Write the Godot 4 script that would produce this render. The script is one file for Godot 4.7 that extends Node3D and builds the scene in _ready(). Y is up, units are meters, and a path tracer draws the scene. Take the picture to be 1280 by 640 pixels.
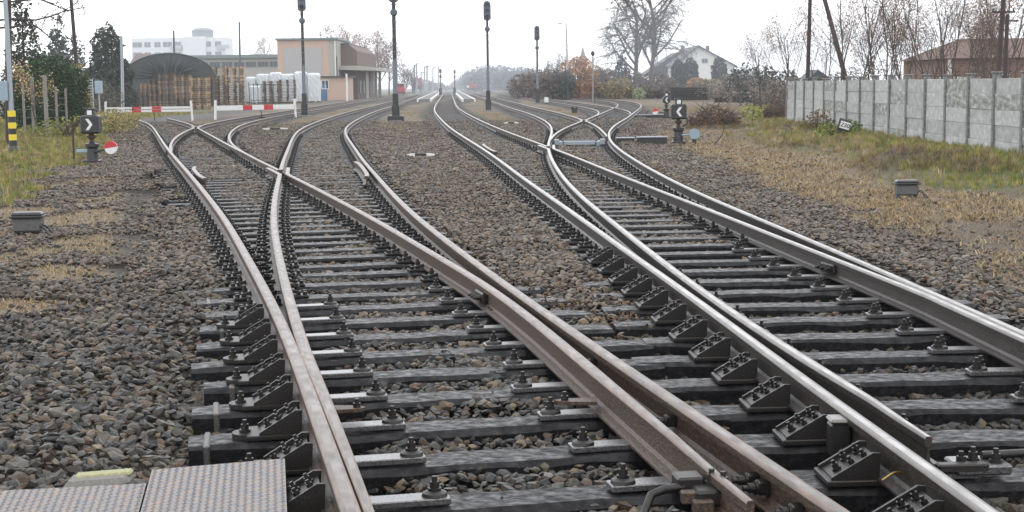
extends Node3D
# A station throat in the mist: two turnouts in the foreground, the yard behind them.
# Ground coordinates: x to the right, z is negative ahead (depth d = -z), y = 0 at the top of the sleepers.

const F := 1787.8                    # focal length in photo pixels (photo 1280 x 640)
const EYE := 1.543
const PITCH := 0.118872
const ROLL := 0.011786
const GAUGE := 0.7525                # half the distance between rail head centres
const RAIL_TOP := 0.17

var rng := RandomNumberGenerator.new()
var names := {}
var M := {}
var mesh_cache := {}
var noise := FastNoiseLite.new()
var noise2 := FastNoiseLite.new()

# ---------------------------------------------------------------- mesh builder
class MB:
	var v := PackedVector3Array()
	var n := PackedVector3Array()
	var c := PackedColorArray()
	var col := Color(1, 1, 1)
	func tri(a: Vector3, b: Vector3, d: Vector3) -> void:     # counter-clockwise seen from outside
		var nn := (b - a).cross(d - a).normalized()
		v.append(a); v.append(d); v.append(b)
		n.append(nn); n.append(nn); n.append(nn)
		c.append(col); c.append(col); c.append(col)
	func stri(a: Vector3, b: Vector3, d: Vector3, na: Vector3, nb: Vector3, nd: Vector3) -> void:
		v.append(a); v.append(d); v.append(b)
		n.append(na); n.append(nd); n.append(nb)
		c.append(col); c.append(col); c.append(col)
	func quad(a: Vector3, b: Vector3, d: Vector3, e: Vector3) -> void:
		tri(a, b, d); tri(a, d, e)
	func squad(a, b, d, e, na, nb, nd, ne) -> void:
		stri(a, b, d, na, nb, nd); stri(a, d, e, na, nd, ne)
	func box(t: Transform3D, s: Vector3, bev := 0.0) -> void:
		var h := s * 0.5
		var b: float = minf(bev, minf(h.x, minf(h.y, h.z)) * 0.9)
		if b <= 0.0:
			var p := []
			for i in 8:
				p.append(t * Vector3(h.x if i & 1 else -h.x, h.y if i & 2 else -h.y, h.z if i & 4 else -h.z))
			quad(p[0], p[2], p[3], p[1]); quad(p[4], p[5], p[7], p[6])
			quad(p[0], p[4], p[6], p[2]); quad(p[1], p[3], p[7], p[5])
			quad(p[0], p[1], p[5], p[4]); quad(p[2], p[6], p[7], p[3])
			return
		# chamfered: each corner has three points
		var q := []
		for i in 8:
			var sg := Vector3(1 if i & 1 else -1, 1 if i & 2 else -1, 1 if i & 4 else -1)
			q.append([t * (sg * (h - Vector3(0, b, b))), t * (sg * (h - Vector3(b, 0, b))), t * (sg * (h - Vector3(b, b, 0)))])
		for ax in 3:
			var a1 := 1 << ((ax + 1) % 3)
			var a2 := 1 << ((ax + 2) % 3)
			var hi := 1 << ax
			quad(q[hi][ax], q[hi | a1][ax], q[hi | a1 | a2][ax], q[hi | a2][ax])
			quad(q[0][ax], q[a2][ax], q[a1 | a2][ax], q[a1][ax])
		for ax in 3:                         # edges along axis ax
			var u := (ax + 1) % 3
			var w := (ax + 2) % 3
			for su in 2:
				for sw in 2:
					var base := (su << u) | (sw << w)
					var top := base | (1 << ax)
					_edge(q, base, top, u, w)
		for i in 8:
			var a: Vector3 = q[i][0]
			var bb: Vector3 = q[i][1]
			var d: Vector3 = q[i][2]
			var out: Vector3 = (a + bb + d) / 3.0 - t.origin
			if (bb - a).cross(d - a).dot(out) > 0.0: tri(a, bb, d)
			else: tri(a, d, bb)
	func _edge(q: Array, base: int, top: int, u: int, w: int) -> void:
		var a: Vector3 = q[base][u]
		var b: Vector3 = q[base][w]
		var d: Vector3 = q[top][w]
		var e: Vector3 = q[top][u]
		var all := Vector3.ZERO
		for k in 8: all += q[k][0]
		var out: Vector3 = (a + b + d + e) / 4.0 - all / 8.0
		if (b - a).cross(d - a).dot(out) > 0.0: quad(a, b, d, e)
		else: quad(a, e, d, b)
	func tube(pts: Array, rad: Array, sides := 8, caps := true) -> void:
		var rings := []
		var nrm := []
		var up := Vector3(0.13, 0.97, 0.2).normalized()
		var last := Vector3.ZERO
		for i in pts.size():
			var d: Vector3 = (pts[mini(i + 1, pts.size() - 1)] - pts[maxi(i - 1, 0)]).normalized()
			if i == 0:
				last = d.cross(up)
				if last.length() < 0.1: last = d.cross(Vector3(1, 0, 0))
			var x := (last - d * last.dot(d)).normalized()
			last = x
			var y := d.cross(x)
			var r := []
			var nr := []
			for k in sides:
				var a := TAU * k / sides
				var o := x * cos(a) + y * sin(a)
				nr.append(o); r.append(pts[i] + o * rad[mini(i, rad.size() - 1)])
			rings.append(r); nrm.append(nr)
		for i in pts.size() - 1:
			for k in sides:
				var k2 := (k + 1) % sides
				squad(rings[i][k], rings[i][k2], rings[i + 1][k2], rings[i + 1][k], nrm[i][k], nrm[i][k2], nrm[i + 1][k2], nrm[i + 1][k])
		if caps:
			for k in range(1, sides - 1):
				tri(rings[0][0], rings[0][k + 1], rings[0][k])
				var e: Array = rings[-1]
				tri(e[0], e[k], e[k + 1])
	func cyl(a: Vector3, b: Vector3, r: float, sides := 10, r2 := -1.0) -> void:
		tube([a, b], [r, r if r2 < 0 else r2], sides)
	func prism(poly: PackedVector2Array, t: Transform3D, depth: float) -> void:  # polygon (ccw) in local xy, extruded along +z from 0
		var idx := Geometry2D.triangulate_polygon(poly)
		for i in range(0, idx.size(), 3):
			var a := poly[idx[i]]
			var b := poly[idx[i + 1]]
			var d := poly[idx[i + 2]]
			if (b - a).cross(d - a) < 0.0:
				var x := b
				b = d; d = x
			tri(t * Vector3(a.x, a.y, depth), t * Vector3(b.x, b.y, depth), t * Vector3(d.x, d.y, depth))
			tri(t * Vector3(a.x, a.y, 0), t * Vector3(d.x, d.y, 0), t * Vector3(b.x, b.y, 0))
		for i in poly.size():
			var a := poly[i]
			var b := poly[(i + 1) % poly.size()]
			quad(t * Vector3(a.x, a.y, 0), t * Vector3(b.x, b.y, 0), t * Vector3(b.x, b.y, depth), t * Vector3(a.x, a.y, depth))
	func lathe(prof: Array, t: Transform3D, sides := 16) -> void:                # prof: Vector2(radius, y), from bottom to top
		for i in prof.size() - 1:
			var d: Vector2 = prof[i + 1] - prof[i]
			var nn := Vector2(d.y, -d.x).normalized()
			for k in sides:
				var a := TAU * k / sides
				var b := TAU * (k + 1) / sides
				var da := Vector3(cos(a), 0, -sin(a))
				var db := Vector3(cos(b), 0, -sin(b))
				var p: Vector2 = prof[i]
				var q: Vector2 = prof[i + 1]
				var na: Vector3 = t.basis * (da * nn.x + Vector3(0, nn.y, 0))
				var nb: Vector3 = t.basis * (db * nn.x + Vector3(0, nn.y, 0))
				squad(t * (da * p.x + Vector3(0, p.y, 0)), t * (db * p.x + Vector3(0, p.y, 0)), t * (db * q.x + Vector3(0, q.y, 0)), t * (da * q.x + Vector3(0, q.y, 0)), na, nb, nb, na)
	func add_to(m: ArrayMesh, mat: Material) -> ArrayMesh:
		if v.is_empty(): return m
		var arr := []
		arr.resize(Mesh.ARRAY_MAX)
		arr[Mesh.ARRAY_VERTEX] = v; arr[Mesh.ARRAY_NORMAL] = n; arr[Mesh.ARRAY_COLOR] = c
		m.add_surface_from_arrays(Mesh.PRIMITIVE_TRIANGLES, arr)
		m.surface_set_material(m.get_surface_count() - 1, mat)
		return m
	func mesh(mat: Material) -> ArrayMesh:
		return add_to(ArrayMesh.new(), mat)

# ---------------------------------------------------------------- small helpers
func L(r: float, g: float, b: float) -> Color:               # a linear base colour
	return Color(r, g, b).linear_to_srgb()
func T(o: Vector3, ry := 0.0, rx := 0.0, rz := 0.0) -> Transform3D:
	return Transform3D(Basis.from_euler(Vector3(rx, ry, rz)), o)
func numbered(called: String) -> String:
	var k: int = names.get(called, -1) + 1
	names[called] = k
	return called if k == 0 else "%s_%03d" % [called, k]
func tag(o: Node, label := "", category := "", group := "", kind := "") -> Node:
	if label: o.set_meta("label", label)
	if category: o.set_meta("category", category)
	if group: o.set_meta("group", group)
	if kind: o.set_meta("kind", kind)
	return o
func thing(called: String, label: String, category: String, at := Vector3.ZERO, turn := 0.0, group := "") -> Node3D:
	var o := Node3D.new()
	o.name = numbered(called)
	add_child(o)
	o.position = at
	o.rotation.y = turn
	tag(o, label, category, group)
	return o
func part(parent: Node, called: String, mesh: Mesh, at := Transform3D()) -> MeshInstance3D:
	var o := MeshInstance3D.new()
	o.name = called
	o.mesh = mesh
	o.transform = at
	parent.add_child(o, true)
	return o
func solo(called: String, mesh: Mesh, label := "", category := "", at := Transform3D(), group := "", kind := "") -> MeshInstance3D:
	var o := MeshInstance3D.new()
	o.name = numbered(called)
	o.mesh = mesh
	o.transform = at
	add_child(o)
	tag(o, label, category, group, kind)
	return o
func copy_of(o: Node3D, at: Vector3, turn: float, label := "") -> Node3D:
	var r: Node3D = o.duplicate()
	var base := String(o.name)
	if base.length() > 4 and base[-4] == "_" and base.right(3).is_valid_int(): base = base.left(-4)
	r.name = numbered(base)
	add_child(r)
	r.position = at
	r.rotation.y = turn
	if label: r.set_meta("label", label)
	return r
func rays(px: float, py: float) -> Vector3:                   # direction of a photo pixel
	var x := px - 640.0
	var y := py - 320.0
	var xr := cos(ROLL) * x - sin(ROLL) * y
	var yr := sin(ROLL) * x + cos(ROLL) * y
	var up := -yr / F
	return Vector3(xr / F, up * cos(PITCH) - sin(PITCH), -(up * sin(PITCH) + cos(PITCH)))
func gp(px: float, py: float, h := 0.0) -> Vector3:           # where that pixel's ray meets the level h
	var r := rays(px, py)
	return Vector3(0, EYE, 0) + r * ((h - EYE) / r.y)
func at(px: float, py: float, depth: float) -> Vector3:       # where it meets the upright plane at that depth
	var r := rays(px, py)
	return Vector3(0, EYE, 0) + r * (depth / -r.z)
func rnd(a: float, b: float) -> float:
	return rng.randf_range(a, b)

# ---------------------------------------------------------------- materials
func ntex(freq: float, cols: Array, stops := [], kind := FastNoiseLite.TYPE_SIMPLEX_SMOOTH, sd := 1, oct := 4, size := 512) -> NoiseTexture2D:
	var f := FastNoiseLite.new()
	f.noise_type = kind
	f.seed = sd
	f.frequency = freq
	f.fractal_octaves = oct
	if kind == FastNoiseLite.TYPE_CELLULAR: f.cellular_return_type = FastNoiseLite.RETURN_CELL_VALUE
	var t := NoiseTexture2D.new()
	t.width = size; t.height = size
	t.seamless = true
	t.noise = f
	var g := Gradient.new()
	var off := PackedFloat32Array()
	var cc := PackedColorArray()
	for i in cols.size():
		off.append(stops[i] if stops.size() else float(i) / maxf(1.0, cols.size() - 1))
		cc.append(cols[i])
	g.offsets = off
	g.colors = cc
	t.color_ramp = g
	return t
func mat(called: String, color: Color, rough := 0.8, metal := 0.0, tex: Texture2D = null, scale := Vector3.ONE, rtex: Texture2D = null, bump: Texture2D = null, bump_cm := 0.0, vertex := false) -> StandardMaterial3D:
	var m := StandardMaterial3D.new()
	m.resource_name = called
	m.albedo_color = color
	m.roughness = rough
	m.metallic = metal
	m.vertex_color_use_as_albedo = vertex
	m.cull_mode = BaseMaterial3D.CULL_DISABLED
	if tex or rtex or bump:
		m.uv1_triplanar = true
		m.uv1_world_triplanar = true
		m.uv1_scale = scale
		m.albedo_texture = tex
		if rtex:
			m.roughness_texture = rtex
			m.roughness_texture_channel = BaseMaterial3D.TEXTURE_CHANNEL_RED
		if bump:
			m.heightmap_enabled = true
			m.heightmap_texture = bump
			m.heightmap_scale = bump_cm
	M[called] = m
	return m
func grey(a: float) -> Color: return Color(a, a, a)

func _ready() -> void:
	rng.seed = 11
	noise.seed = 5; noise.frequency = 0.35; noise.fractal_octaves = 3
	noise2.seed = 9; noise2.frequency = 0.09; noise2.fractal_octaves = 3
	# --- camera
	var cam := Camera3D.new()
	cam.name = "camera"
	add_child(cam)
	var r0 := Vector3(1, 0, 0)
	var u0 := Vector3(0, cos(PITCH), -sin(PITCH))
	var right := r0 * cos(ROLL) - u0 * sin(ROLL)
	var up := r0 * sin(ROLL) + u0 * cos(ROLL)
	cam.transform = Transform3D(Basis(right, up, right.cross(up)), Vector3(0, EYE, 0))
	cam.fov = rad_to_deg(2.0 * atan(320.0 / F))
	cam.near = 0.1
	cam.far = 4000.0
	cam.current = true
	# --- overcast sky, thin mist
	var e := Environment.new()
	e.background_mode = Environment.BG_SKY
	var sm := ProceduralSkyMaterial.new()
	sm.sky_top_color = L(0.80, 0.83, 0.88)
	sm.sky_horizon_color = L(0.97, 0.965, 0.97)
	sm.sky_curve = 0.25
	sm.ground_bottom_color = L(0.12, 0.11, 0.10)
	sm.ground_horizon_color = L(0.5, 0.5, 0.5)
	sm.sky_energy_multiplier = SKY_ENERGY
	var sky := Sky.new()
	sky.sky_material = sm
	e.sky = sky
	e.tonemap_mode = Environment.TONE_MAPPER_LINEAR
	e.tonemap_exposure = EXPOSURE
	e.sdfgi_enabled = true
	e.ssao_enabled = true
	e.ssil_enabled = true
	e.fog_enabled = true
	e.fog_mode = Environment.FOG_MODE_EXPONENTIAL
	e.fog_density = FOG
	e.fog_light_color = L(0.90, 0.93, 0.97)
	var we := WorldEnvironment.new()
	we.name = "environment"
	we.environment = e
	add_child(we)
	# --- the veiled sun: weak and very soft, high from the left behind the camera
	var sun := DirectionalLight3D.new()
	sun.name = "sun"
	sun.light_energy = 0.35
	sun.light_color = Color(1.0, 0.97, 0.93)
	sun.light_angular_distance = 25.0
	sun.shadow_enabled = true
	sun.rotation_degrees = Vector3(-60, 25, 0)
	add_child(sun)

	e.volumetric_fog_enabled = true
	e.volumetric_fog_density = 0.0
	for q in [[0.0012, Vector3(420, 22, 640), Vector3(-20, 10.5, -520), "pale mist lying over the far end of the yard"], [0.0026, Vector3(90, 11, 96), Vector3(42, 5.0, -150), "bluish mist hanging before the gardens and the white house"]]:
		var fm := FogMaterial.new()
		fm.density = q[0]
		fm.albedo = L(0.84, 0.90, 0.98)
		var fv := FogVolume.new()
		fv.name = numbered("mist")
		fv.shape = RenderingServer.FOG_VOLUME_SHAPE_BOX if q[0] < 0.002 else RenderingServer.FOG_VOLUME_SHAPE_ELLIPSOID
		fv.size = q[1]
		fv.material = fm
		add_child(fv)
		fv.position = q[2]
		tag(fv, q[3], "mist", "", "stuff")

	make_materials()
	make_tables()
	make_ground()
	make_tracks()
	make_ballast()
	make_side()
	make_buildings()
	make_plants()

const SKY_ENERGY := 1.55
const EXPOSURE := 1.0
const FOG := 0.0005

func wet(m: StandardMaterial3D, k: float) -> void:              # damp patches: a thin gloss film that comes and goes
	m.metallic_specular = 0.22
	m.clearcoat_enabled = true
	m.clearcoat = k
	m.clearcoat_roughness = 0.33
	m.clearcoat_texture = M.damp
func make_materials() -> void:
	M["damp"] = ntex(0.011, [grey(0.04), grey(0.2), grey(0.5), grey(1.0)], [0.25, 0.45, 0.65, 0.88], FastNoiseLite.TYPE_SIMPLEX_SMOOTH, 14, 5)
	var fine := ntex(0.06, [grey(0.0), grey(1.0)], [], FastNoiseLite.TYPE_SIMPLEX_SMOOTH, 3, 5)
	var mid := ntex(0.02, [grey(0.0), grey(1.0)], [], FastNoiseLite.TYPE_SIMPLEX_SMOOTH, 4, 5)
	M["fine"] = fine
	M["mid"] = mid
	var rough_wet := ntex(0.025, [grey(0.45), grey(0.6), grey(0.8)], [0.25, 0.5, 0.85], FastNoiseLite.TYPE_SIMPLEX_SMOOTH, 7, 4)
	var tar := ntex(0.035, [L(0.003, 0.003, 0.004), L(0.006, 0.006, 0.0075), L(0.013, 0.0125, 0.013), L(0.05, 0.047, 0.044)], [0.2, 0.5, 0.75, 1.0], FastNoiseLite.TYPE_SIMPLEX_SMOOTH, 12, 5)
	mat("tarred_wood", Color.WHITE, 0.9, 0.0, tar, Vector3(1.7, 2.8, 2.8), rough_wet, fine, 0.28)
	wet(M.tarred_wood, 0.6)
	var tar2 := ntex(0.03, [L(0.009, 0.009, 0.010), L(0.022, 0.021, 0.021), L(0.065, 0.06, 0.056)], [0.2, 0.55, 0.95], FastNoiseLite.TYPE_SIMPLEX_SMOOTH, 13, 5)
	var rough_dry := ntex(0.03, [grey(0.35), grey(0.5), grey(0.8)], [0.2, 0.5, 0.8], FastNoiseLite.TYPE_SIMPLEX_SMOOTH, 8, 4)
	mat("old_wood", Color.WHITE, 0.9, 0.0, tar2, Vector3(1.5, 2.6, 2.6), rough_dry, fine, 0.4)
	wet(M.old_wood, 0.3)
	# rails
	var rust := ntex(0.03, [L(0.024, 0.016, 0.012), L(0.050, 0.031, 0.021), L(0.125, 0.068, 0.036)], [0.2, 0.55, 0.9], FastNoiseLite.TYPE_SIMPLEX_SMOOTH, 21, 5)
	mat("rail_rust", Color.WHITE, 0.55, 0.0, rust, Vector3(3, 3, 1.2), null, fine, 0.25)
	var rust2 := ntex(0.03, [L(0.07, 0.042, 0.028), L(0.13, 0.075, 0.045), L(0.22, 0.12, 0.06)], [0.2, 0.55, 0.9], FastNoiseLite.TYPE_SIMPLEX_SMOOTH, 22, 5)
	mat("rail_rust_bright", Color.WHITE, 0.5, 0.0, rust2, Vector3(3, 3, 0.8), null, fine, 0.2)
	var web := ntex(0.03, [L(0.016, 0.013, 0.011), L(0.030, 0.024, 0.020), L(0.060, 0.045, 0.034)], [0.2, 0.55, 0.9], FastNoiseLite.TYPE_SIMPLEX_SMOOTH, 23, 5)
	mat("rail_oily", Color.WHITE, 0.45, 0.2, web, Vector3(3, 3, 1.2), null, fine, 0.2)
	var top_a := ntex(0.02, [L(0.095, 0.077, 0.068), L(0.12, 0.102, 0.094), L(0.145, 0.13, 0.122)], [0.25, 0.5, 0.8], FastNoiseLite.TYPE_SIMPLEX_SMOOTH, 31, 4)
	var top_ar := ntex(0.03, [grey(0.38), grey(0.44), grey(0.52)], [0.2, 0.5, 0.8], FastNoiseLite.TYPE_SIMPLEX_SMOOTH, 32, 4)
	mat("rail_top_brown", Color.WHITE, 0.9, 0.75, top_a, Vector3(0.6, 0.6, 0.35), top_ar)
	var top_b := ntex(0.02, [L(0.16, 0.148, 0.14), L(0.23, 0.22, 0.212), L(0.31, 0.30, 0.292)], [0.25, 0.5, 0.8], FastNoiseLite.TYPE_SIMPLEX_SMOOTH, 33, 4)
	mat("rail_top_grey", Color.WHITE, 0.75, 0.85, top_b, Vector3(0.6, 0.6, 0.35), top_ar)
	mat("rail_edge_brown", Color.WHITE, 0.9, 0.0, ntex(0.02, [L(0.045, 0.027, 0.018), L(0.082, 0.048, 0.031), L(0.13, 0.078, 0.05)], [0.25, 0.5, 0.8], FastNoiseLite.TYPE_SIMPLEX_SMOOTH, 34, 4), Vector3(1.5, 1.5, 0.25), top_ar)
	mat("rail_edge_grey", Color.WHITE, 0.9, 0.0, ntex(0.02, [L(0.04, 0.034, 0.029), L(0.07, 0.06, 0.051), L(0.11, 0.095, 0.082)], [0.25, 0.5, 0.8], FastNoiseLite.TYPE_SIMPLEX_SMOOTH, 35, 4), Vector3(1.5, 1.5, 0.25), top_ar)
	var iron := ntex(0.05, [L(0.008, 0.007, 0.0065), L(0.017, 0.015, 0.0135), L(0.042, 0.032, 0.025)], [0.2, 0.6, 0.95], FastNoiseLite.TYPE_SIMPLEX_SMOOTH, 41, 4)
	mat("iron_dark", Color.WHITE, 0.42, 0.3, iron, Vector3(4, 4, 4), null, fine, 0.15)
	var plate := ntex(0.04, [L(0.05, 0.05, 0.052), L(0.11, 0.11, 0.115), L(0.2, 0.2, 0.2)], [0.2, 0.5, 0.9], FastNoiseLite.TYPE_SIMPLEX_SMOOTH, 42, 4)
	mat("iron_band", Color.WHITE, 0.5, 0.4, ntex(0.04, [L(0.03, 0.028, 0.027), L(0.07, 0.066, 0.062), L(0.14, 0.13, 0.12)], [0.2, 0.5, 0.9], FastNoiseLite.TYPE_SIMPLEX_SMOOTH, 44, 4), Vector3(5, 5, 5))
	mat("slide_plate", Color.WHITE, 0.3, 0.5, plate, Vector3(3, 3, 3))
	mat("blade_paint", Color.WHITE, 0.5, 0.25, ntex(0.03, [L(0.035, 0.028, 0.022), L(0.075, 0.055, 0.036), L(0.16, 0.11, 0.06)], [0.2, 0.5, 0.85], FastNoiseLite.TYPE_SIMPLEX_SMOOTH, 43, 5), Vector3(4, 4, 2), null, fine, 0.2)
	# stones take their colour from the copies
	mat("stone", Color.WHITE, 0.5, 0.0, ntex(0.05, [grey(0.62), grey(0.86), grey(1.0)], [0.15, 0.5, 0.85], FastNoiseLite.TYPE_SIMPLEX_SMOOTH, 51, 4, 256), Vector3(9, 9, 9), null, null, 0.0, true).metallic_specular = 0.3
	# ground
	var gt := ntex(0.08, [grey(0.36), grey(0.62), grey(0.86), grey(1.0)], [0.1, 0.4, 0.65, 0.95], FastNoiseLite.TYPE_SIMPLEX_SMOOTH, 61, 5, 1024)
	mat("ground", Color.WHITE, 0.95, 0.0, gt, Vector3(0.45, 0.45, 0.45), null, gt, 4.0, true)

# ---------------------------------------------------------------- where the tracks run: centre x at given depths
const KNOT_LO := 3.0
const KNOT_HI := 420.0
const LINES := {
	"T1a": [0.563, 0.424, 0.253, 0.046, -0.209, -0.530, -0.946, -1.474, -2.127, -2.960, -4.006, -5.297, -6.873, -8.753, -11.022, -13.885, -17.939, -23.460, -30.552, -39.399, -50.296, -63.641, -79.939, -99.821, -124.059, -153.601],
	"T1b": [0.563, 0.424, 0.253, 0.046, -0.209, -0.530, -0.946, -1.474, -2.127, -2.960, -4.006, -5.304, -6.842, -8.451, -10.004, -11.374, -12.189, -12.802, -13.611, -14.595, -15.795, -17.258, -19.039, -21.211, -23.857, -27.081],
	"T2": [0.593, 0.454, 0.285, 0.081, -0.163, -0.455, -0.800, -1.203, -1.670, -2.185, -2.761, -3.449, -4.246, -5.205, -6.238, -7.091, -7.859, -8.593, -9.250, -10.235, -11.435, -12.897, -14.679, -16.850, -19.496, -22.720],
	"T3": [2.396, 2.342, 2.278, 2.199, 2.107, 2.003, 1.871, 1.697, 1.490, 1.231, 0.917, 0.557, 0.085, -0.536, -1.249, -2.015, -2.875, -3.802, -4.720, -5.705, -6.905, -8.367, -10.149, -12.320, -14.966, -18.190],
	"T4a": [2.169, 2.151, 2.128, 2.100, 2.066, 2.022, 1.964, 1.880, 1.759, 1.624, 1.535, 1.516, 1.599, 1.854, 2.095, 2.035, 1.617, 0.862, 0.030, -0.955, -2.155, -3.617, -5.399, -7.570, -10.216, -13.440],
	"T4c": [2.170, 2.151, 2.128, 2.100, 2.066, 2.022, 1.964, 1.880, 1.759, 1.624, 1.535, 1.517, 1.596, 1.930, 2.698, 3.933, 5.117, 5.269, 4.620, 3.635, 2.435, 0.973, -0.809, -2.980, -5.626, -8.850],
	"T4d": [2.170, 2.151, 2.128, 2.100, 2.066, 2.022, 1.964, 1.880, 1.759, 1.624, 1.535, 1.517, 1.596, 1.930, 2.699, 3.940, 5.384, 7.090, 8.450, 8.100, 6.300, 4.838, 3.056, 0.885, -1.761, -4.985],
}
var knots := PackedFloat64Array()
var bends := {}
var table := {}                      # track -> centre x every 0.25 m of depth

func make_tables() -> void:
	for i in 26: knots.append(exp(lerpf(log(KNOT_LO), log(KNOT_HI), i / 25.0)))
	for t in LINES:
		var y: Array = LINES[t]
		var n := 26
		var diag := PackedFloat64Array(); diag.resize(n); diag.fill(1.0)
		var sup := PackedFloat64Array(); sup.resize(n)
		var rhs := PackedFloat64Array(); rhs.resize(n)
		var sub := PackedFloat64Array(); sub.resize(n)
		for i in range(1, n - 1):
			var h0 := knots[i] - knots[i - 1]
			var h1 := knots[i + 1] - knots[i]
			sub[i] = h0; diag[i] = 2.0 * (h0 + h1); sup[i] = h1
			rhs[i] = 6.0 * ((y[i + 1] - y[i]) / h1 - (y[i] - y[i - 1]) / h0)
		for i in range(1, n):
			var w := sub[i] / diag[i - 1]
			diag[i] -= w * sup[i - 1]
			rhs[i] -= w * rhs[i - 1]
		var m := PackedFloat64Array(); m.resize(n)
		m[n - 1] = rhs[n - 1] / diag[n - 1]
		for i in range(n - 2, -1, -1): m[i] = (rhs[i] - sup[i] * m[i + 1]) / diag[i]
		bends[t] = m
		var tb := PackedFloat32Array()
		for i in 480: tb.append(spline(t, maxf(3.0, i * 0.25)).x)
		table[t] = tb
func spline(t: String, d: float) -> Vector2:                   # (centre x, slope dx/dd)
	var i := clampi(int(floor((log(maxf(d, 3.0)) - log(KNOT_LO)) / (log(KNOT_HI) - log(KNOT_LO)) * 25.0)), 0, 24)
	var y: Array = LINES[t]
	var m: PackedFloat64Array = bends[t]
	var h := knots[i + 1] - knots[i]
	var e := d - knots[i]
	var b: float = (y[i + 1] - y[i]) / h - h * (2.0 * m[i] + m[i + 1]) / 6.0
	return Vector2(y[i] + b * e + m[i] / 2.0 * e * e + (m[i + 1] - m[i]) / (6.0 * h) * e * e * e, b + m[i] * e + (m[i + 1] - m[i]) / (2.0 * h) * e * e)
func rail_x(t: String, side: float, d: float) -> float:
	var s := spline(t, d)
	return s.x + side * GAUGE * sqrt(1.0 + s.y * s.y)
func near_track(x: float, d: float) -> float:                  # distance to the nearest track centre
	var best := 99.0
	var i := clampi(int(d * 4.0), 12, 479)
	for t in table:
		if t == "T1a" and d > 70.0: continue
		best = minf(best, absf(x - table[t][i]))
	return best
func wide_of(x: float, d: float) -> float:                     # > 0 right of the right-hand rails, < 0 left of the left-hand ones
	var i := clampi(int(d * 4.0), 12, 479)
	var lo: float = minf(table["T1a"][i] if d < 70.0 else 1e9, table["T1b"][i])
	var hi: float = maxf(table["T4d"][i], table["T4a"][i])
	return x - hi if x > hi else minf(0.0, x - lo)

# ---------------------------------------------------------------- ground
func smooth(a: float, b: float, x: float) -> float: return smoothstep(a, b, x)
const GRASS_EDGE := [[14.0, -6.2], [18.7, -6.8], [21.9, -7.4], [27.3, -8.7], [30.0, -9.0], [38.0, -10.8], [73.0, -19.6]]
func green_left(x: float, d: float) -> float:                  # how far inside the grass on the left (metres)
	var edge := lerp_table(GRASS_EDGE, d)
	return edge - x + noise.get_noise_2d(x * 1.5, d) * 0.9
func green_right(x: float, d: float) -> float:
	var edge := 6.9 if d < 20.0 else 6.0 + maxf(0.0, d - 40.0) * 0.18
	return x - edge + noise.get_noise_2d(x * 1.5 + 40, d) * 0.9
func ballast_edge_right(d: float) -> float: return 3.75 + smooth(38.0, 70.0, d) * 4.5
func ground_y(x: float, d: float) -> float:
	var n := near_track(x, d)
	var y := -0.10 + 0.07 * smooth(1.25, 2.2, n)
	if d > 40.0: y = lerpf(y, -0.03, smooth(40.0, 60.0, d))
	y += noise.get_noise_2d(x * 2.0, d * 2.0) * 0.02 * smooth(1.2, 2.0, n)
	var gr := green_right(x, d)
	if gr > 0.0 and d < 90.0: y += 0.10 * smooth(0.0, 2.0, gr)
	var gl := green_left(x, d)
	if gl > 0.0 and d < 90.0: y += 0.06 * smooth(0.0, 2.0, gl)
	for m in MOUNDS:
		var q := Vector2((x - m[0]) / m[2], (d - m[1]) / m[3]).length_squared()
		if q < 6.0: y += m[4] * exp(-q * 1.4)
	return y
const MOUNDS := [[6.75, 24.6, 0.75, 1.2, 0.46], [7.7, 23.6, 0.5, 0.9, 0.26], [6.7, 34.0, 0.6, 0.6, 0.1], [7.1, 49.3, 1.0, 1.4, 0.2], [8.6, 45.0, 0.7, 1.0, 0.18]]
const MOSS := [[-5.2, 17.6, 0.6, 1.6], [-4.15, 14.7, 0.65, 1.2], [-3.85, 12.3, 0.6, 0.7], [-3.5, 10.3, 0.7, 0.35], [-5.6, 21.0, 0.7, 1.6], [-6.2, 26.0, 0.5, 1.8], [-5.3, 13.2, 0.7, 0.6], [-4.7, 24.0, 0.35, 1.2], [-7.0, 31.0, 0.5, 1.8], [-6.2, 15.5, 0.8, 0.9], [-6.4, 18.5, 0.5, 1.0], [-7.3, 24.5, 0.6, 1.4], [-4.4, 19.5, 0.4, 1.0]]
func moss(x: float, d: float) -> float:
	var b := 0.0
	for q in MOSS: b = maxf(b, 1.15 - Vector2((x - q[0]) / q[2], (d - q[1]) / q[3]).length() + noise.get_noise_2d(x * 4.0, d * 3.0) * 0.7)
	return clampf(b * 2.5, 0.0, 1.0)
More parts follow.
